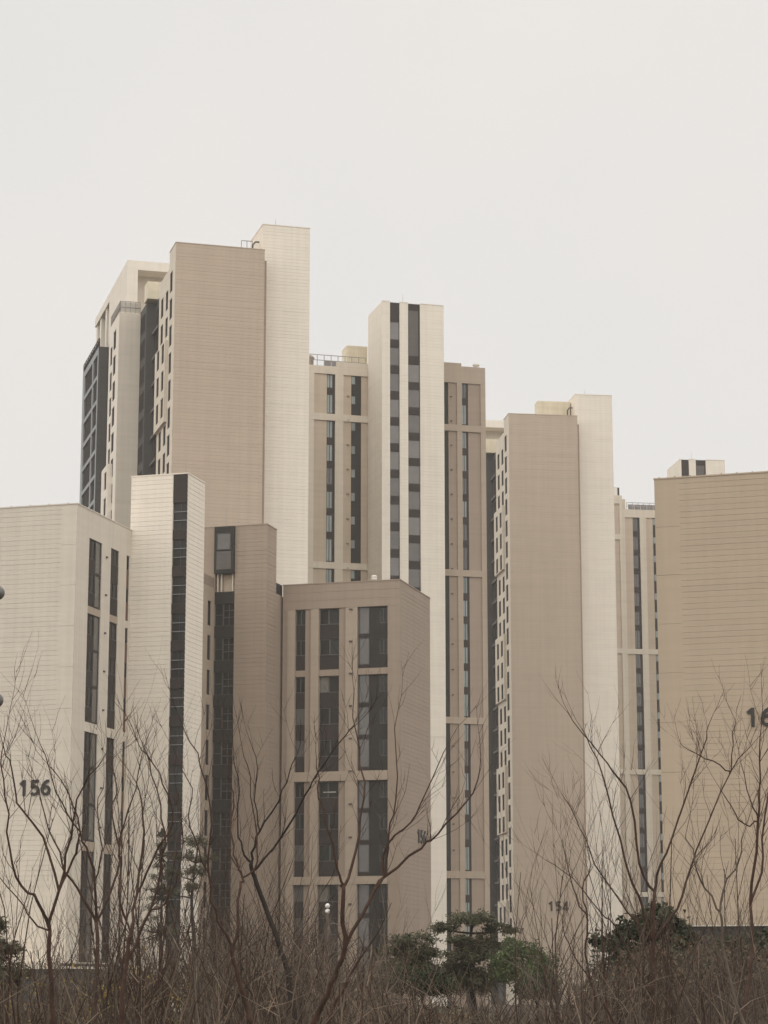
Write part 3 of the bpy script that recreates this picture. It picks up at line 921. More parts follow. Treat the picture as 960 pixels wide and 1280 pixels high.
HERO = [
    (-0.65, 20.0, [  # center
        (0.03, 0.017, [(0.0, 0, 1.2), (0.14, -0.07, 1.52), (0.24, -0.1, 1.72), (0.32, -0.16, 1.96), (0.3, -0.22, 2.25), (0.31, -0.26, 2.48)]),
        (0.015, 0.004, [(0.31, -0.26, 2.48), (0.35, -0.23, 2.54), (0.44, -0.13, 2.91), (0.48, -0.08, 3.23), (0.44, 0.01, 3.65), (0.38, 0.07, 4.01)]),
        (0.012, 0.004, [(0.31, -0.26, 2.48), (0.26, -0.3, 2.6), (0.22, -0.36, 2.82), (0.15, -0.37, 3.05), (0.09, -0.39, 3.28), (0.08, -0.41, 3.52)]),
        (0.02, 0.01, [(0.14, 0, 1.27), (0.3, 0.03, 1.6), (0.44, 0.06, 1.87)]),
        (0.016, 0.005, [(0.32, -0.16, 1.96), (0.55, -0.11, 2.4), (0.67, -0.08, 2.57), (0.97, -0.04, 2.8), (1.11, -0.06, 2.92), (1.35, -0.04, 3.19), (1.47, -0.01, 3.45)]),
        (0.012, 0.004, [(0.55, -0.11, 2.4), (0.65, -0.13, 2.56), (0.69, -0.13, 2.91), (0.75, -0.16, 3.2), (0.74, -0.13, 3.82)]),
        (0.011, 0.004, [(0.65, -0.13, 2.56), (0.68, -0.08, 2.83), (0.88, -0.06, 3.02), (1.01, 0.02, 3.28), (1.17, 0.08, 3.64)]),
    ]),
    (-0.84, 23.0, [  # rough
        (0.036, 0.02, [(0.0, 0, 1.15), (-0.07, 0.1, 1.56), (-0.1, 0.15, 1.79), (-0.13, 0.16, 1.89), (-0.27, 0.24, 2.26), (-0.39, 0.3, 2.56), (-0.47, 0.32, 2.77), (-0.48, 0.32, 2.86)]),
        (0.012, 0.004, [(-0.48, 0.32, 2.86), (-0.57, 0.31, 2.99), (-0.62, 0.32, 3.2), (-0.61, 0.38, 3.57), (-0.68, 0.43, 3.93)]),
        (0.014, 0.004, [(-0.48, 0.32, 2.86), (-0.45, 0.32, 3.01), (-0.4, 0.32, 3.17), (-0.21, 0.35, 3.48), (-0.11, 0.34, 3.76), (-0.03, 0.34, 3.96)]),
        (0.013, 0.004, [(-0.47, 0.32, 2.77), (-0.26, 0.29, 3.0), (0.04, 0.2, 3.5), (0.18, 0.16, 3.74), (0.46, 0.12, 4.11), (0.57, 0.09, 4.22)]),
        (0.008, 0.003, [(-0.4, 0.32, 3.17), (-0.46, 0.35, 3.48), (-0.43, 0.33, 3.8), (-0.51, 0.32, 4.08)]),
    ]),
    (-0.97, 18.0, [  # fork
        (0.026, 0.016, [(0.0, 0, 1.24), (-0.03, -0.0, 1.36), (-0.09, -0.02, 1.54), (-0.15, -0.07, 1.78), (-0.18, -0.09, 1.86)]),
        (0.013, 0.004, [(-0.18, -0.09, 1.86), (-0.22, -0.12, 2.02), (-0.3, -0.18, 2.21), (-0.36, -0.21, 2.48), (-0.34, -0.25, 2.84), (-0.43, -0.3, 3.28), (-0.53, -0.32, 3.5)]),
        (0.013, 0.004, [(-0.18, -0.09, 1.86), (-0.14, -0.07, 2.05), (-0.13, -0.01, 2.38), (-0.12, 0.04, 2.46), (-0.16, 0.08, 2.57), (-0.22, 0.13, 2.82), (-0.21, 0.23, 3.13), (-0.27, 0.31, 3.45)]),
        (0.008, 0.003, [(-0.12, 0.04, 2.46), (-0.03, 0.04, 2.52), (-0.01, 0.06, 2.79), (-0.07, 0.13, 3.24), (-0.14, 0.14, 3.47)]),
        (0.007, 0.003, [(-0.36, -0.21, 2.48), (-0.44, -0.2, 2.67), (-0.52, -0.22, 2.91), (-0.49, -0.26, 3.12), (-0.6, -0.3, 3.33)]),
    ]),
    (-2.37, 17.0, [  # leftfan
        (0.026, 0.014, [(0.01, 0, 1.26), (-0.01, -0.03, 1.54), (-0.02, -0.08, 1.77), (-0.02, -0.14, 2.03)]),
        (0.013, 0.004, [(-0.02, -0.14, 2.03), (0.04, -0.17, 2.31), (0.13, -0.25, 2.69), (0.17, -0.32, 2.95), (0.32, -0.4, 3.17)]),
        (0.013, 0.004, [(-0.02, -0.14, 2.03), (-0.11, -0.21, 2.24), (-0.22, -0.22, 2.34), (-0.3, -0.3, 2.6), (-0.33, -0.41, 2.96), (-0.35, -0.49, 3.27)]),
        (0.01, 0.004, [(0.04, -0.17, 2.31), (-0.08, -0.19, 2.69), (-0.27, -0.24, 2.93), (-0.31, -0.27, 3.17), (-0.37, -0.27, 3.32)]),
        (0.01, 0.003, [(0.04, -0.17, 2.31), (0.13, -0.15, 2.53), (0.18, -0.16, 2.73), (0.09, -0.19, 3.01), (-0.06, -0.2, 3.21)]),
        (0.008, 0.003, [(-0.02, -0.14, 2.03), (-0.14, -0.16, 2.1), (-0.26, -0.21, 2.27), (-0.41, -0.23, 2.44)]),
    ]),
    (-2.55, 21.0, [  # leftmulti
        (0.03, 0.016, [(0.01, 0, 1.19), (-0.02, 0.06, 1.53), (-0.01, 0.09, 1.88), (-0.03, 0.13, 2.21)]),
        (0.014, 0.004, [(-0.03, 0.13, 2.21), (-0.2, 0.08, 2.51), (-0.34, 0.03, 2.73), (-0.47, 0.01, 3.04), (-0.55, -0.05, 3.36)]),
        (0.014, 0.004, [(-0.03, 0.13, 2.21), (-0.05, 0.07, 2.58), (-0.12, 0.01, 2.87), (-0.24, -0.01, 3.08), (-0.4, -0.08, 3.36), (-0.54, -0.15, 3.78)]),
        (0.012, 0.004, [(-0.03, 0.13, 2.21), (0.14, 0.19, 2.66), (0.15, 0.22, 2.88), (0.19, 0.23, 3.1), (0.29, 0.23, 3.42), (0.34, 0.24, 3.75)]),
        (0.009, 0.003, [(0.15, 0.22, 2.88), (0.07, 0.3, 3.17), (0.09, 0.37, 3.47), (0.01, 0.41, 3.69)]),
        (0.008, 0.003, [(-0.05, 0.07, 2.58), (0.01, 0.11, 2.87), (-0.05, 0.15, 3.23), (-0.0, 0.19, 3.49)]),
    ]),
    (-2.11, 19.0, [  # leftright
        (0.028, 0.015, [(0.01, 0, 1.22), (0.01, 0.01, 1.6), (0.04, 0.03, 1.85), (0.07, 0.02, 2.07)]),
        (0.014, 0.004, [(0.07, 0.02, 2.07), (0.1, 0.11, 2.38), (0.14, 0.19, 2.89), (0.1, 0.28, 3.16), (0.02, 0.34, 3.35)]),
        (0.013, 0.004, [(0.04, 0.03, 1.85), (0.21, 0.04, 2.23), (0.29, 0.09, 2.56), (0.32, 0.09, 2.88), (0.24, 0.15, 3.24), (0.13, 0.19, 3.56)]),
        (0.01, 0.004, [(0.1, 0.11, 2.38), (0.23, 0.03, 2.65), (0.39, -0.02, 2.94), (0.36, -0.07, 3.16), (0.23, -0.11, 3.42), (0.11, -0.12, 3.58)]),
        (0.009, 0.003, [(0.21, 0.04, 2.23), (0.34, -0.0, 2.3), (0.44, -0.02, 2.55), (0.48, -0.09, 2.87), (0.45, -0.1, 3.12)]),
        (0.008, 0.003, [(0.07, 0.02, 2.07), (-0.02, -0.01, 2.3), (-0.01, -0.05, 2.61), (-0.04, -0.09, 2.93)]),
    ]),
    (2.74, 24.0, [  # right
        (0.034, 0.018, [(-0.01, 0, 1.13), (-0.01, 0.03, 1.52), (-0.0, 0.03, 2.1), (0.03, 0.05, 2.61)]),
        (0.015, 0.004, [(0.03, 0.05, 2.61), (-0.12, 0.05, 2.89), (-0.2, 0.01, 3.53), (-0.38, -0.01, 3.83), (-0.59, -0.04, 4.11), (-0.84, -0.09, 4.44)]),
        (0.017, 0.004, [(-0.0, 0.03, 2.1), (-0.11, -0.05, 2.46), (-0.24, -0.12, 2.76), (-0.41, -0.25, 3.35), (-0.57, -0.38, 3.92), (-0.73, -0.47, 4.22)]),
        (0.015, 0.004, [(0.03, 0.05, 2.61), (0.1, 0.05, 2.89), (0.28, 0.02, 3.32), (0.54, -0.06, 4.03), (0.62, -0.06, 4.31)]),
        (0.015, 0.004, [(-0.0, 0.03, 2.1), (0.26, 0.06, 2.43), (0.41, 0.13, 2.83), (0.55, 0.18, 3.17), (0.89, 0.31, 3.86), (1.13, 0.34, 4.15)]),
        (0.011, 0.003, [(-0.0, 0.03, 2.1), (-0.26, -0.01, 2.4), (-0.59, -0.05, 2.88), (-0.74, -0.12, 3.24), (-0.9, -0.19, 3.55)]),
        (0.01, 0.003, [(-0.01, 0.03, 1.52), (-0.36, 0.1, 2.24), (-0.52, 0.11, 2.4), (-0.79, 0.13, 2.74), (-1.07, 0.16, 2.93)]),
        (0.008, 0.003, [(0.89, 0.31, 3.86), (0.7, 0.3, 3.97), (0.47, 0.33, 4.08), (0.37, 0.33, 4.16)]),
        (0.007, 0.003, [(0.89, 0.31, 3.86), (0.92, 0.3, 4.14), (0.93, 0.27, 4.43)]),
    ]),
    (3.01, 20.0, [  # rightedge
        (0.026, 0.013, [(-0.01, 0, 1.2), (0.03, 0.02, 1.44), (0.12, 0.11, 1.89), (0.13, 0.16, 2.33)]),
        (0.014, 0.004, [(0.13, 0.16, 2.33), (0.2, 0.03, 3.03), (0.22, -0.04, 3.38), (0.23, -0.13, 3.85)]),
        (0.012, 0.004, [(0.13, 0.16, 2.33), (0.25, 0.23, 2.61), (0.29, 0.28, 3.03), (0.36, 0.34, 3.38), (0.44, 0.41, 3.74)]),
        (0.008, 0.003, [(0.2, 0.03, 3.03), (0.14, 0.04, 3.22), (0.07, 0.04, 3.53)]),
        (0.008, 0.003, [(0.2, 0.03, 3.03), (0.08, 0.01, 3.01), (-0.03, -0.0, 3.16), (-0.13, -0.04, 3.31)]),
    ]),
    (2.44, 16.0, [  # palestem
        (0.016, 0.008, [(-0.01, 0, 1.28), (-0.03, 0.05, 1.45), (-0.09, 0.1, 1.71), (-0.12, 0.15, 2.03), (-0.13, 0.17, 2.14)]),
        (0.008, 0.003, [(-0.13, 0.17, 2.14), (-0.23, 0.18, 2.3), (-0.3, 0.16, 2.49), (-0.35, 0.17, 2.68)]),
        (0.008, 0.003, [(-0.13, 0.17, 2.14), (-0.08, 0.17, 2.36), (0.0, 0.18, 2.47), (0.05, 0.16, 2.68)]),
        (0.006, 0.003, [(-0.09, 0.1, 1.71), (-0.18, 0.07, 1.87), (-0.25, 0.08, 2.08)]),
    ]),
    (2.18, 22.0, [  # rightthin
        (0.016, 0.008, [(-0.01, 0, 1.17), (-0.11, -0.01, 1.44), (-0.27, -0.05, 1.7), (-0.31, -0.1, 2.04), (-0.29, -0.14, 2.25)]),
        (0.008, 0.003, [(-0.29, -0.14, 2.25), (-0.39, -0.12, 2.48), (-0.45, -0.06, 2.7), (-0.49, -0.03, 2.92)]),
        (0.008, 0.003, [(-0.29, -0.14, 2.25), (-0.33, -0.13, 2.55), (-0.25, -0.12, 2.77), (-0.3, -0.13, 3.07)]),
        (0.007, 0.003, [(-0.27, -0.05, 1.7), (-0.43, -0.04, 1.96), (-0.51, -0.07, 2.18), (-0.5, -0.07, 2.4)]),
    ]),
]

HERO_LABEL = [
    ('bare tree with a long limb arching over to the right across the taupe block', 'bark_red'),
    ('rough barked bare trunk leaning left in front of the taupe core, forking high', 'bark_dark'),
    ('bare forked sapling with a dark zigzag stem beside the dark glazed strip', 'bark_red'),
    ('bare reddish shrub tree fanning out below the number on the white wall', 'bark_red'),
    ('bare multi stemmed tree in front of the white block corner and first window strip', 'bark_red'),
    ('bare tree with upswept branches in front of the narrow white stair tower', 'bark_red'),
    ('tall bare tree spreading its limbs between tower 154 and the ochre block', 'bark_red'),
    ('upright bare tree with a straight leader in front of the number 16', 'bark_red'),
    ('slim pale barked sapling in front of the ochre wall', 'bark_grey'),
    ('thin crooked bare sapling in front of the white core of tower 154', 'bark_red'),
]

def hero_tree(i):
    bx, by, limbs = HERO[i]
    label, bark = HERO_LABEL[i]
    rnd = random.Random(100 + i)
    root = bpy.data.objects.new('bare_tree', None)
    COL.objects.link(root)
    root.location = (bx, by, 0)
    tag(root, label, 'tree', 'bare trees in front of the estate')
    for j, (r0, r1, pts) in enumerate(limbs):
        ground = j == 0 or pts[0][2] < 1.35
        if ground:
            pts = [(pts[0][0] - 0.04, pts[0][1], -0.05), (pts[0][0]*0.7 - 0.02, pts[0][1], 0.6)] + list(pts)
        line = smooth_line(pts, rnd, 0.010 if j else 0.006)
        n = len(line)
        rad = [r0*(1.5 - 0.5*min(1, 3*q/n) if ground else 1)*(1 - q/(n-1)) + r1*q/(n-1) for q in range(n)]
        V, F = [], []
        tube(V, F, line, rad, 7)
        name = 'trunk' if ground else 'branch'
        o = link(name, mesh(name, V, F, bark, True), root)
        if ground and j == 0:
            continue
        out = []
        length = sum(np.linalg.norm(line[q+1] - line[q]) for q in range(n-1))
        m = int(length / 0.14)
        for _ in range(m):
            t = rnd.uniform(0.22, 1.0)*(n-1)
            q = min(int(t), n-2)
            p = line[q] + (line[q+1] - line[q])*(t - q)
            d = line[q+1] - line[q]; d = d/np.linalg.norm(d)
            a = rnd.uniform(0, 2*math.pi)
            side = np.array([math.cos(a), math.sin(a), rnd.uniform(0, 0.5)])
            grow(out, p, d*0.8 + side*0.65, rnd.uniform(0.12, 0.62)*(0.6 + 0.6*t/n), min(rad[q]*0.5, rnd.uniform(0.0030, 0.0055)), 1, rnd, 0.6, 0.12, 0.16, 2)
        grow(out, line[-1], line[-1] - line[-2], rnd.uniform(0.35, 0.6), r1, 1, rnd, 0.5, 0.1, 0.12, 4)
        tw = stems_from('twigs', out, bark, o)
        tw['kind'] = 'stuff'

# ------------------------------------------------------------------ multi-stemmed shrubs, each its own
def shrub(x, y, h, n, mat, label, seed, lean=0.22):
    rnd = random.Random(seed)
    root = bpy.data.objects.new('bare_shrub', None)
    COL.objects.link(root)
    root.location = (x, y, 0)
    tag(root, label, 'shrub', 'bare shrubs in front of the estate')
    for s in range(n):
        out = []
        a = rnd.uniform(0, 2*math.pi)
        p = np.array([0.16*math.cos(a), 0.16*math.sin(a), -0.03])
        d = np.array([math.cos(a)*lean*rnd.uniform(0.4, 1.6), math.sin(a)*lean*rnd.uniform(0.4, 1.6), 1.0])
        grow(out, p, d, h*rnd.uniform(0.7, 1.05), rnd.uniform(0.011, 0.02), 2, rnd, 0.5, 0.16, 0.13, 4)
        stems_from('stem', out, mat, root)

def blades(centres, size, rnd_np, up=0.3, width=0.16):
    """one narrow triangle for each centre, pointing at random"""
    n = len(centres)
    d = rnd_np.normal(size=(n, 3)); d[:, 2] = d[:, 2]*0.7 + up
    d /= np.linalg.norm(d, axis=1, keepdims=True)
    s = np.cross(d, rnd_np.normal(size=(n, 3))); s /= np.linalg.norm(s, axis=1, keepdims=True) + 1e-9
    L = size*rnd_np.uniform(0.6, 1.4, (n, 1))
    a = centres - d*L*0.4
    V = np.stack([a - s*L*width, a + s*L*width, centres + d*L*0.6], 1).reshape(-1, 3)
    return V, np.arange(3*n).reshape(-1, 3)

def pad_points(g, c, r, n, flat=0.25):
    """points filling a lumpy pad of foliage, denser on the outside"""
    k = max(6, n // 70)
    d = g.normal(size=(k, 3)); d /= np.linalg.norm(d, axis=1, keepdims=True)
    d[:, 2] = np.where(d[:, 2] < -flat, -flat*g.uniform(0, 1, k), d[:, 2])
    lump = d*g.uniform(0.45, 0.95, (k, 1))
    idx = g.integers(0, k, n)
    p = lump[idx] + g.normal(size=(n, 3))*np.array([0.17, 0.17, 0.26])
    return np.array(c) + p*np.array(r)

def pine(x, y, label, trunk, pads, needle, size, dens, seed, group='pines and evergreens by the thicket', name='pine_tree', cat='tree', bark='bark_dark', width=0.16, cats=None):
    g = np.random.default_rng(seed)
    rnd = random.Random(seed)
    root = bpy.data.objects.new(name, None)
    COL.objects.link(root)
    root.location = (x, y, 0)
    tag(root, label, cat, group)
    V, F = [], []
    line = smooth_line([t[:3] for t in trunk], rnd, 0.01)
    n = len(line)
    r0, r1 = trunk[0][3], trunk[-1][3]
    tube(V, F, line, [r0 + (r1-r0)*q/(n-1) for q in range(n)], 7)
    tr = link('trunk', mesh('trunk', V, F, bark, True), root)
    for (c, r) in pads:
        c = np.array(c, float)
        q = min(range(n), key=lambda i: abs(line[i][2] - (c[2] - 0.35*r[0])))
        V, F = [], []
        tube(V, F, smooth_line([line[q], (line[q] + c)/2 + np.array([0, 0, -0.05*r[0]]), c], rnd, 0.02*r[0]), np.linspace(max(r1, 0.35*r0), 0.008, 7), 5)
        link('limb', mesh('limb', V, F, bark), root)
    pts = np.concatenate([pad_points(g, c, r, int(dens*(r[0]*r[1]*r[2])**0.62)) for (c, r) in pads])
    V, F = blades(pts, size, g, width=width)
    link('crown', fast_mesh('crown', V, F, needle), root)
    return root

for i in range(len(HERO)):
    hero_tree(i)

rs = random.Random(5)
TALL = [(-3.85, 24, 3.5, 'below the number on the white wall'), (-2.95, 22, 3.35, 'before the first window strip of the white block'),
        (-2.55, 25, 3.6, 'before the second window strip of the white block'), (-2.05, 23, 3.4, 'before the narrow stair tower'),
        (-1.55, 26, 3.2, 'before the dark glazed core strip'), (1.85, 26, 2.9, 'right of the number 154'),
        (2.5, 23, 3.1, 'before the white core of tower 154'), (3.75, 25, 3.5, 'before the plain ochre wall'), (4.15, 22, 3.3, 'below the number 16')]
for i, (x, y, h, where) in enumerate(TALL):
    shrub(x, y, h, rs.randint(4, 6), 'bark_red', 'tall reddish bare shrub of upswept stems ' + where, 500 + i, 0.3)
SHRUBS = [(-4.6, 28, 2.5, 'beside the low dark entrance wing'), (-3.9, 31, 2.7, 'between the white block and the stair tower'),
          (-2.5, 27, 2.75, 'below the dark glazed strip'), (-1.7, 33, 2.75, 'in front of the taupe core'),
          (-0.9, 29, 2.35, 'beside the concrete wall'), (-0.35, 30, 2.4, 'below the dark recess of the taupe block'),
          (2.25, 27, 2.5, 'in front of the end wall of tower 154'),
          (2.75, 32, 2.8, 'below the number 154'), (3.35, 25, 2.45, 'by the dark evergreen'),
          (4.3, 30, 2.5, 'in front of the ochre base'), (3.05, 21, 2.3, 'under the spreading bare tree'),
          (-3.3, 22, 2.25, 'in front of the yellow flowering bush'), (-2.6, 20, 2.1, 'beside the fan shaped shrub tree')]
for i, (x, y, h, where) in enumerate(SHRUBS):
    shrub(x, y, h, rs.randint(5, 8), rs.choice(['dry_twig', 'bark_grey', 'bark_red', 'dry_twig']), 'leafless brown shrub of many thin stems ' + where, 300 + i)

# pines and evergreens
pine(2.62, 70, 'flat topped olive pine with tiered cloud pads in front of the taupe wing',
     [(0, 0, -0.05, 0.10), (0.05, 0, 1.2, 0.09), (-0.12, 0.05, 2.4, 0.07), (0.0, 0, 3.6, 0.04)],
     [((0.0, 0, 3.72), (0.75, 0.7, 0.26)), ((-0.85, 0.2, 3.45), (0.5, 0.5, 0.2)), ((0.8, -0.1, 3.4), (0.55, 0.5, 0.2)), ((-0.55, -0.3, 3.1), (0.5, 0.5, 0.18)),
      ((0.55, 0.3, 2.95), (0.7, 0.6, 0.26)), ((0.0, -0.3, 2.55), (0.85, 0.7, 0.3)), ((-0.4, 0.3, 2.2), (0.75, 0.7, 0.4)), ((0.5, 0, 2.05), (0.75, 0.7, 0.4)), ((-0.1, 0, 1.7), (0.9, 0.8, 0.4)), ((0.1, 0, 2.9), (0.6, 0.6, 0.4))],
     'pine_needle', 0.12, 5200, 1)
pine(0.75, 66, 'rounded olive pine below the side wall of the taupe block',
     [(0, 0, -0.05, 0.09), (0.1, 0, 1.2, 0.08), (0.0, 0, 2.6, 0.04)],
     [((0.0, 0, 2.95), (0.75, 0.7, 0.24)), ((-0.6, 0.1, 2.7), (0.55, 0.5, 0.22)), ((0.55, 0, 2.65), (0.55, 0.5, 0.22)), ((-0.1, -0.2, 2.35), (0.9, 0.7, 0.3)), ((0.2, 0.2, 2.05), (0.75, 0.6, 0.35)), ((0, 0, 2.6), (0.6, 0.5, 0.35)), ((-0.3, 0, 1.75), (0.7, 0.6, 0.35))],
     'pine_needle', 0.12, 4600, 2)
pine(3.95, 68, 'brighter green rounded pine beside the windowed edge of tower 154',
     [(0, 0, -0.05, 0.09), (-0.05, 0, 1.2, 0.07), (0.05, 0, 2.5, 0.03)],
     [((0.0, 0, 2.75), (0.6, 0.6, 0.28)), ((-0.5, 0, 2.45), (0.5, 0.5, 0.28)), ((0.55, 0.1, 2.4), (0.5, 0.5, 0.3)), ((0.1, -0.2, 2.15), (0.85, 0.7, 0.4)), ((0.55, 0.1, 1.85), (0.55, 0.5, 0.3)), ((-0.35, 0, 3.05), (0.18, 0.18, 0.12))],
     'pine_green', 0.11, 7000, 3)
for (x, y, zc, rx, lab, sd) in ((0.80, 50, 1.72, 0.60, 'dark clipped cloud pad evergreen on a thin stem below the olive pines', 11),
                                (3.22, 50, 1.63, 0.43, 'small dark clipped cloud pad evergreen under the bright green pine', 12)):
    pine(x, y, lab, [(0, 0, -0.05, 0.05), (0.05, 0, 0.8, 0.04), (0, 0, zc, 0.03)],
         [((0, 0, zc), (rx, rx, 0.30)), ((rx*0.3, 0, zc + 0.04), (rx*0.7, rx*0.7, 0.24)), ((-rx*0.35, 0, zc + 0.02), (rx*0.65, rx*0.65, 0.24))],
         'topiary_green', 0.055, 26000, sd, name='topiary_pine', width=0.3)
pine(4.95, 45, 'dark broadleaf evergreen in front of the white core beside the ochre block',
     [(0, 0, -0.05, 0.08), (0.05, 0, 1.2, 0.07), (0.1, 0, 2.9, 0.02)],
     [((0.25, 0, 2.95), (0.42, 0.5, 0.28)), ((-0.15, 0, 2.7), (0.45, 0.5, 0.28)), ((0.65, 0.1, 2.6), (0.45, 0.5, 0.3)), ((-0.65, 0, 2.45), (0.35, 0.4, 0.25)), ((0.1, 0, 2.2), (0.9, 0.7, 0.4)), ((-0.4, 0.1, 1.8), (0.7, 0.6, 0.4)), ((0.6, 0, 1.7), (0.7, 0.6, 0.45)), ((0, 0, 1.2), (1.0, 0.8, 0.45))],
     'holly_green', 0.085, 7500, 4, name='evergreen_tree', width=0.34)
pine(7.3, 44, 'dusky evergreen bush below the ochre wall at its base',
     [(0, 0, -0.05, 0.07), (0, 0, 1.0, 0.06), (0.05, 0, 2.4, 0.02)],
     [((0, 0, 2.5), (0.55, 0.5, 0.28)), ((-0.6, 0, 2.35), (0.5, 0.5, 0.3)), ((0.6, 0, 2.4), (0.5, 0.5, 0.3)), ((-0.2, 0, 1.9), (1.0, 0.7, 0.45)), ((0.5, 0, 1.5), (0.9, 0.7, 0.45)), ((-0.6, 0, 1.3), (0.9, 0.7, 0.4))],
     'holly_green', 0.085, 6500, 5, name='evergreen_tree', width=0.34)
pine(-8.45, 50, 'dark pine with tiered pads beside the low dark entrance wing',
     [(0, 0, -0.05, 0.08), (0.05, 0, 1.2, 0.07), (0, 0, 2.8, 0.03)],
     [((0.1, 0, 2.9), (0.5, 0.5, 0.2)), ((0.35, 0, 2.5), (0.5, 0.5, 0.2)), ((-0.2, 0, 2.3), (0.7, 0.6, 0.22)), ((0.55, 0, 2.0), (0.55, 0.5, 0.22)), ((0.1, 0, 1.6), (0.8, 0.6, 0.3))],
     'pine_needle', 0.12, 6500, 6)
whorls = []
for k in range(11):
    z = 10.8 - 0.62*k; rr = 0.18 + 0.13*k
    for a in range(5):
        an = a*1.2566 + k*0.7
        for f in (0.55, 1.0):
            whorls.append(((f*rr*math.cos(an), f*rr*math.sin(an), z + (0.12*f - 0.1)*rr + 0.1*math.sin(a*3.1 + k)), (0.22 + 0.012*k, 0.24, 0.2)))
pine(-13.3, 140, 'tall spindly conifer with open whorled branches beside the stair tower strip',
     [(0, 0, -0.05, 0.16), (0.05, 0, 5, 0.12), (0, 0, 11.2, 0.03)], whorls, 'pine_needle', 0.2, 420, 7, width=0.10)
pine(-11.2, 138, 'tall pine with clumped rounded crown and bare lower trunk between the two 156 blocks',
     [(0, 0, -0.05, 0.17), (0.1, 0, 4, 0.14), (-0.1, 0, 7, 0.11), (0.2, 0, 9.8, 0.05)],
     [((0.25, 0, 10.2), (0.8, 0.8, 0.5)), ((-0.55, 0.2, 9.4), (0.7, 0.7, 0.4)), ((0.8, 0, 9.3), (0.7, 0.7, 0.42)), ((-1.1, 0, 8.4), (0.75, 0.7, 0.36)), ((0.3, -0.2, 8.5), (0.9, 0.8, 0.42)), ((-0.4, 0, 7.6), (0.9, 0.8, 0.36)), ((-1.5, 0, 7.3), (0.6, 0.6, 0.3)), ((-1.0, 0.1, 5.0), (0.6, 0.5, 0.2))],
     'pine_needle', 0.2, 1500, 8, width=0.12)

# flowering bushes low in the thicket
def flower_bush(x, y, h, label, seed):
    rnd = random.Random(seed); g = np.random.default_rng(seed)
    root = bpy.data.objects.new('flowering_bush', None)
    COL.objects.link(root); root.location = (x, y, 0)
    tag(root, label, 'bush', 'yellow flowering bushes')
    out = []
    for s in range(9):
        a = rnd.uniform(0, 6.28)
        grow(out, np.array([0.1*math.cos(a), 0.1*math.sin(a), -0.03]), np.array([math.cos(a)*0.4, math.sin(a)*0.4, 1]), h*rnd.uniform(0.7, 1), 0.012, 1, rnd, 0.5, 0.02, 0.16, 5)
    stems_from('stem', out, 'bark_grey', root)
    tips = np.array([o[0][q] for o in out for q in range(2, K)])
    tips = tips[g.integers(0, len(tips), 800)] + g.normal(size=(800, 3))*0.05
    V, F = blades(tips, 0.03, g, width=0.4)
    fl = link('flowers', fast_mesh('flowers', V, F, 'yellow_flower'), root)
    fl['kind'] = 'stuff'
flower_bush(-3.95, 29, 1.75, 'low bush with yellow blossom beside the low dark entrance wing', 21)
flower_bush(-2.85, 28, 1.7, 'low bush with yellow blossom under the spindly conifer', 22)

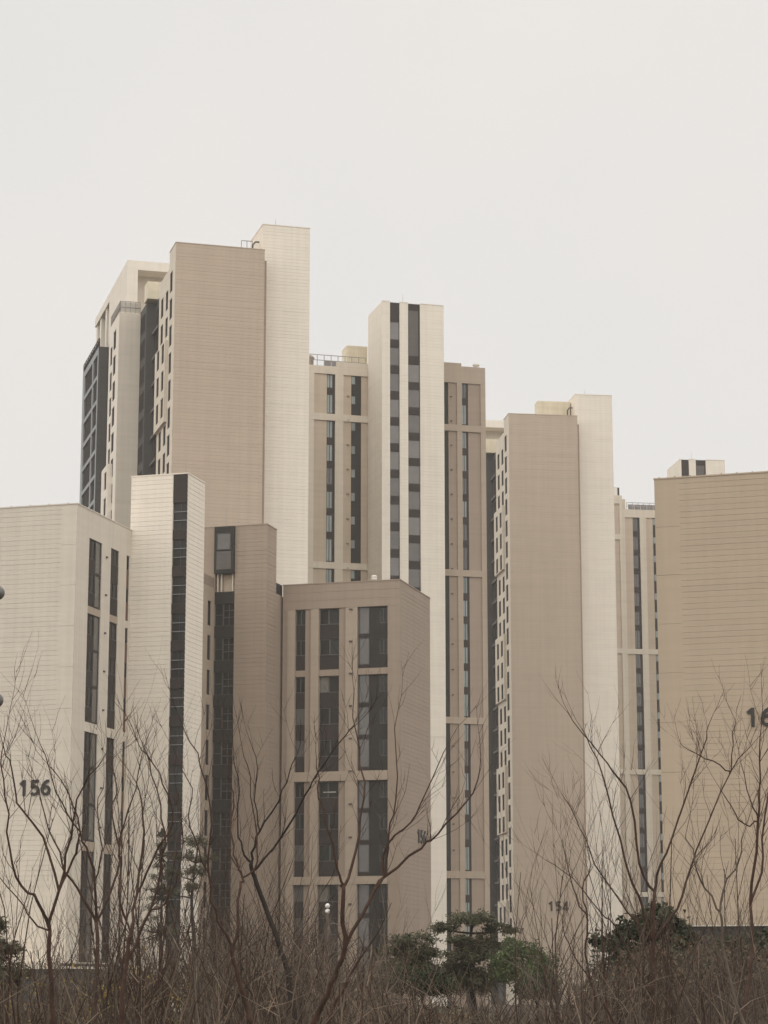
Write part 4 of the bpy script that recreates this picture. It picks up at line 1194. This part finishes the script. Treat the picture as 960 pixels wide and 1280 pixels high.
# ------------------------------------------------------------------ the brown thicket that fills the foreground
def thicket():
    g = np.random.default_rng(77)
    px = [-0.20, -0.15, -0.115, -0.09, -0.065, -0.03, -0.005, 0.015, 0.07, 0.085, 0.10, 0.13, 0.2]
    tall = [-8, -14, 30, 60, 76, 58, 22, -30, -30, 10, 30, 24, 28]
    def stems(name, n, r_lo, r_hi, mat, y0, y1, extra, twigs, parent=None):
        y = y0 + (y1 - y0)*g.random(n)**0.8
        a = g.uniform(-0.20, 0.20, n)
        x = a*y
        # height of the tangle along the strip: tall by the taupe block, low before the pines
        prof = np.interp(a, px, tall) + extra
        h = np.clip(EYE + (prof + g.normal(-8, 24, n))/2900*y, 0.8, 3.6)
        k = 5
        t = np.linspace(0, 1, k)
        lean = g.normal(0, 0.24, (n, 2)); curl = g.normal(0, 0.14, (n, 2))
        P = np.zeros((n, k, 3))
        for i in range(k):
            P[:, i, 0] = x + (lean[:, 0]*t[i] + curl[:, 0]*math.sin(3*t[i]))*h*0.8 + g.normal(0, 0.02, n)
            P[:, i, 1] = y + (lean[:, 1]*t[i] + curl[:, 1]*math.sin(3*t[i]))*h*0.8
            P[:, i, 2] = -0.05 + (h + 0.05)*t[i]
        RR = g.uniform(r_lo, r_hi, n)[:, None]*(1 - 0.7*t[None, :])
        m = int(n*twigs)
        idx = g.integers(0, n, m)
        s = g.uniform(0.3, 1.0, m)*(k-1)
        q = np.minimum(s.astype(int), k-2); f = (s - q)[:, None]
        base = P[idx, q]*(1-f) + P[idx, q+1]*f
        d = g.normal(size=(m, 3)); d[:, 2] = np.abs(d[:, 2])*0.8 + 0.5
        d /= np.linalg.norm(d, axis=1, keepdims=True)
        L = g.uniform(0.15, 0.7, m)[:, None]
        T = np.zeros((m, 3, 3))
        T[:, 0] = base; T[:, 1] = base + d*L*0.5 + g.normal(0, 0.03, (m, 3)); T[:, 2] = base + d*L + g.normal(0, 0.05, (m, 3))
        TR = np.stack([np.full(m, r_lo*0.75), np.full(m, r_lo*0.6), np.full(m, 0.0015)], 1)
        o = link(name, stems_mesh(name, P, RR, mat), parent)
        o['kind'] = 'stuff'
        o2 = link('twigs', stems_mesh('twigs', T, TR, mat), o if parent is None else parent)
        o2['kind'] = 'stuff'
        return o, base
    o, base = stems('thicket', 1400, 0.007, 0.018, 'thicket_brown', 17, 60, 0, 6)
    tag(o, 'dense brown leafless thicket filling the strip before the buildings', 'thicket')
    stems('pale_stems', 800, 0.006, 0.016, 'dry_twig', 16, 50, 8, 5, o)
    stems('red_stems', 260, 0.006, 0.013, 'bark_red', 16, 40, 12, 6, o)
    # dusky undergrowth with withered leaves behind the stems
    n = 60000
    y = g.uniform(34, 64, n); a = g.uniform(-0.2, 0.2, n)
    lump = 10*np.sin(a*61 + 0.4) + 8*np.sin(a*137 + y*0.3) + 6*np.sin(y*1.1)
    zt = EYE + (np.interp(a, px, [-6, -16, 10, 26, 34, 26, 4, -30, -26, 10, 42, 60, 66]) + lump - 6)/2900*y
    c = np.stack([a*y, y, zt*g.random(n)**0.45], 1)
    for nm, mt, sel in (('undergrowth', 'holly_green', slice(0, n//3)), ('withered_leaves', 'dead_leaf', slice(n//3, n))):
        V, F = blades(c[sel], 0.075, g, width=0.3)
        u = link(nm, fast_mesh(nm, V, F, mt), o)
        u['kind'] = 'stuff'
thicket()

# ------------------------------------------------------------------ lamps and low walls
def sphere_prof(zc, r, z_off=0, n=10):
    return [(max(0.0, r*math.sin(math.pi*i/n)), zc - r*math.cos(math.pi*i/n)) for i in range(n+1)]

def post_lamp():
    root = bpy.data.objects.new('street_lamp', None); COL.objects.link(root)
    root.location = (-3.36, 140, 0)
    tag(root, 'lamp post topped by two stacked white globes before the taupe block', 'lamp')
    V, F = [], []
    lathe(V, F, 0, 0, [(0.20, -0.05), (0.20, 0.5), (0.12, 0.6), (0.10, 4.6), (0.17, 4.7), (0.17, 5.3), (0.09, 5.45), (0.08, 6.15)], 12)
    link('pole', mesh('pole', V, F, 'lamp_pole', True), root)
    for z in (6.30, 6.62):
        V, F = [], []
        lathe(V, F, 0, 0, sphere_prof(z, 0.155), 16)
        link('globe', mesh('globe', V, F, 'lamp_globe', True), root)
    V, F = [], []
    tube(V, F, [(0, 0, 5.5), (0.35, 0, 5.62), (0.8, 0, 5.45)], [0.04, 0.035, 0.03], 6)
    link('arm', mesh('arm', V, F, 'lamp_pole'), root)
post_lamp()

def pole_lamp():
    root = bpy.data.objects.new('street_lamp', None); COL.objects.link(root)
    root.location = (-10.75, 60, 0)
    tag(root, 'tall pole lamp with grey ball heads at two heights before the white wall', 'lamp')
    V, F = [], []
    lathe(V, F, 0, 0, [(0.14, -0.05), (0.14, 0.8), (0.08, 0.9), (0.055, 12.6), (0.0, 12.62)], 12)
    link('pole', mesh('pole', V, F, 'lamp_grey', True), root)
    for (x, z) in ((0.62, 11.85), (0.68, 9.02)):
        V, F = [], []
        tube(V, F, [(0, 0, z + 0.1), (x*0.6, 0, z + 0.25), (x, 0, z + 0.17)], [0.03, 0.03, 0.03], 6)
        link('arm', mesh('arm', V, F, 'lamp_grey'), root)
        V, F = [], []
        lathe(V, F, x, 0, sphere_prof(z, 0.19), 20)
        link('globe', mesh('globe', V, F, 'lamp_grey', True), root)
pole_lamp()

def low_wall():
    root = bpy.data.objects.new('concrete_wall', None); COL.objects.link(root)
    root.location = (-2.1, 48, 0)
    tag(root, 'low grey concrete wall with a pier half hidden in the thicket', 'wall')
    def bx(name, a, mat):
        V, F = [], []
        boxvf(V, F, *a)
        o = link(name, mesh(name, V, F, mat), root)
        md = o.modifiers.new('bevel', 'BEVEL'); md.width = 0.015; md.segments = 2
    bx('wall_panel', (-0.65, 0.12, 0.04, 0.24, -0.05, 1.70), 'podium_grey')
    bx('pier', (0.122, 0.26, -0.02, 0.30, -0.05, 1.74), 'concrete')
    bx('wall_panel', (0.262, 0.82, 0.04, 0.24, -0.05, 1.71), 'concrete')
low_wall()

# ------------------------------------------------------------------ hazy air
V, F = [], []
boxvf(V, F, -1600, 1600, -1600, 1600, -1.2, 87)
hz = bpy.data.meshes.new('haze')
hz.from_pydata(V, [], F)
m = bpy.data.materials.new('haze_air')
m.use_nodes = True
n_, l_ = m.node_tree.nodes, m.node_tree.links
n_.remove(n_['Principled BSDF'])
pv = n_.new('ShaderNodeVolumePrincipled')
pv.inputs['Color'].default_value = (0.94, 0.92, 0.89, 1)
pv.inputs['Density'].default_value = 0.00028
pv.inputs['Anisotropy'].default_value = 0.0
l_.new(pv.outputs[0], n_['Material Output'].inputs['Volume'])
hz.materials.append(m)
ho = link('haze', hz)
ho['kind'] = 'stuff'
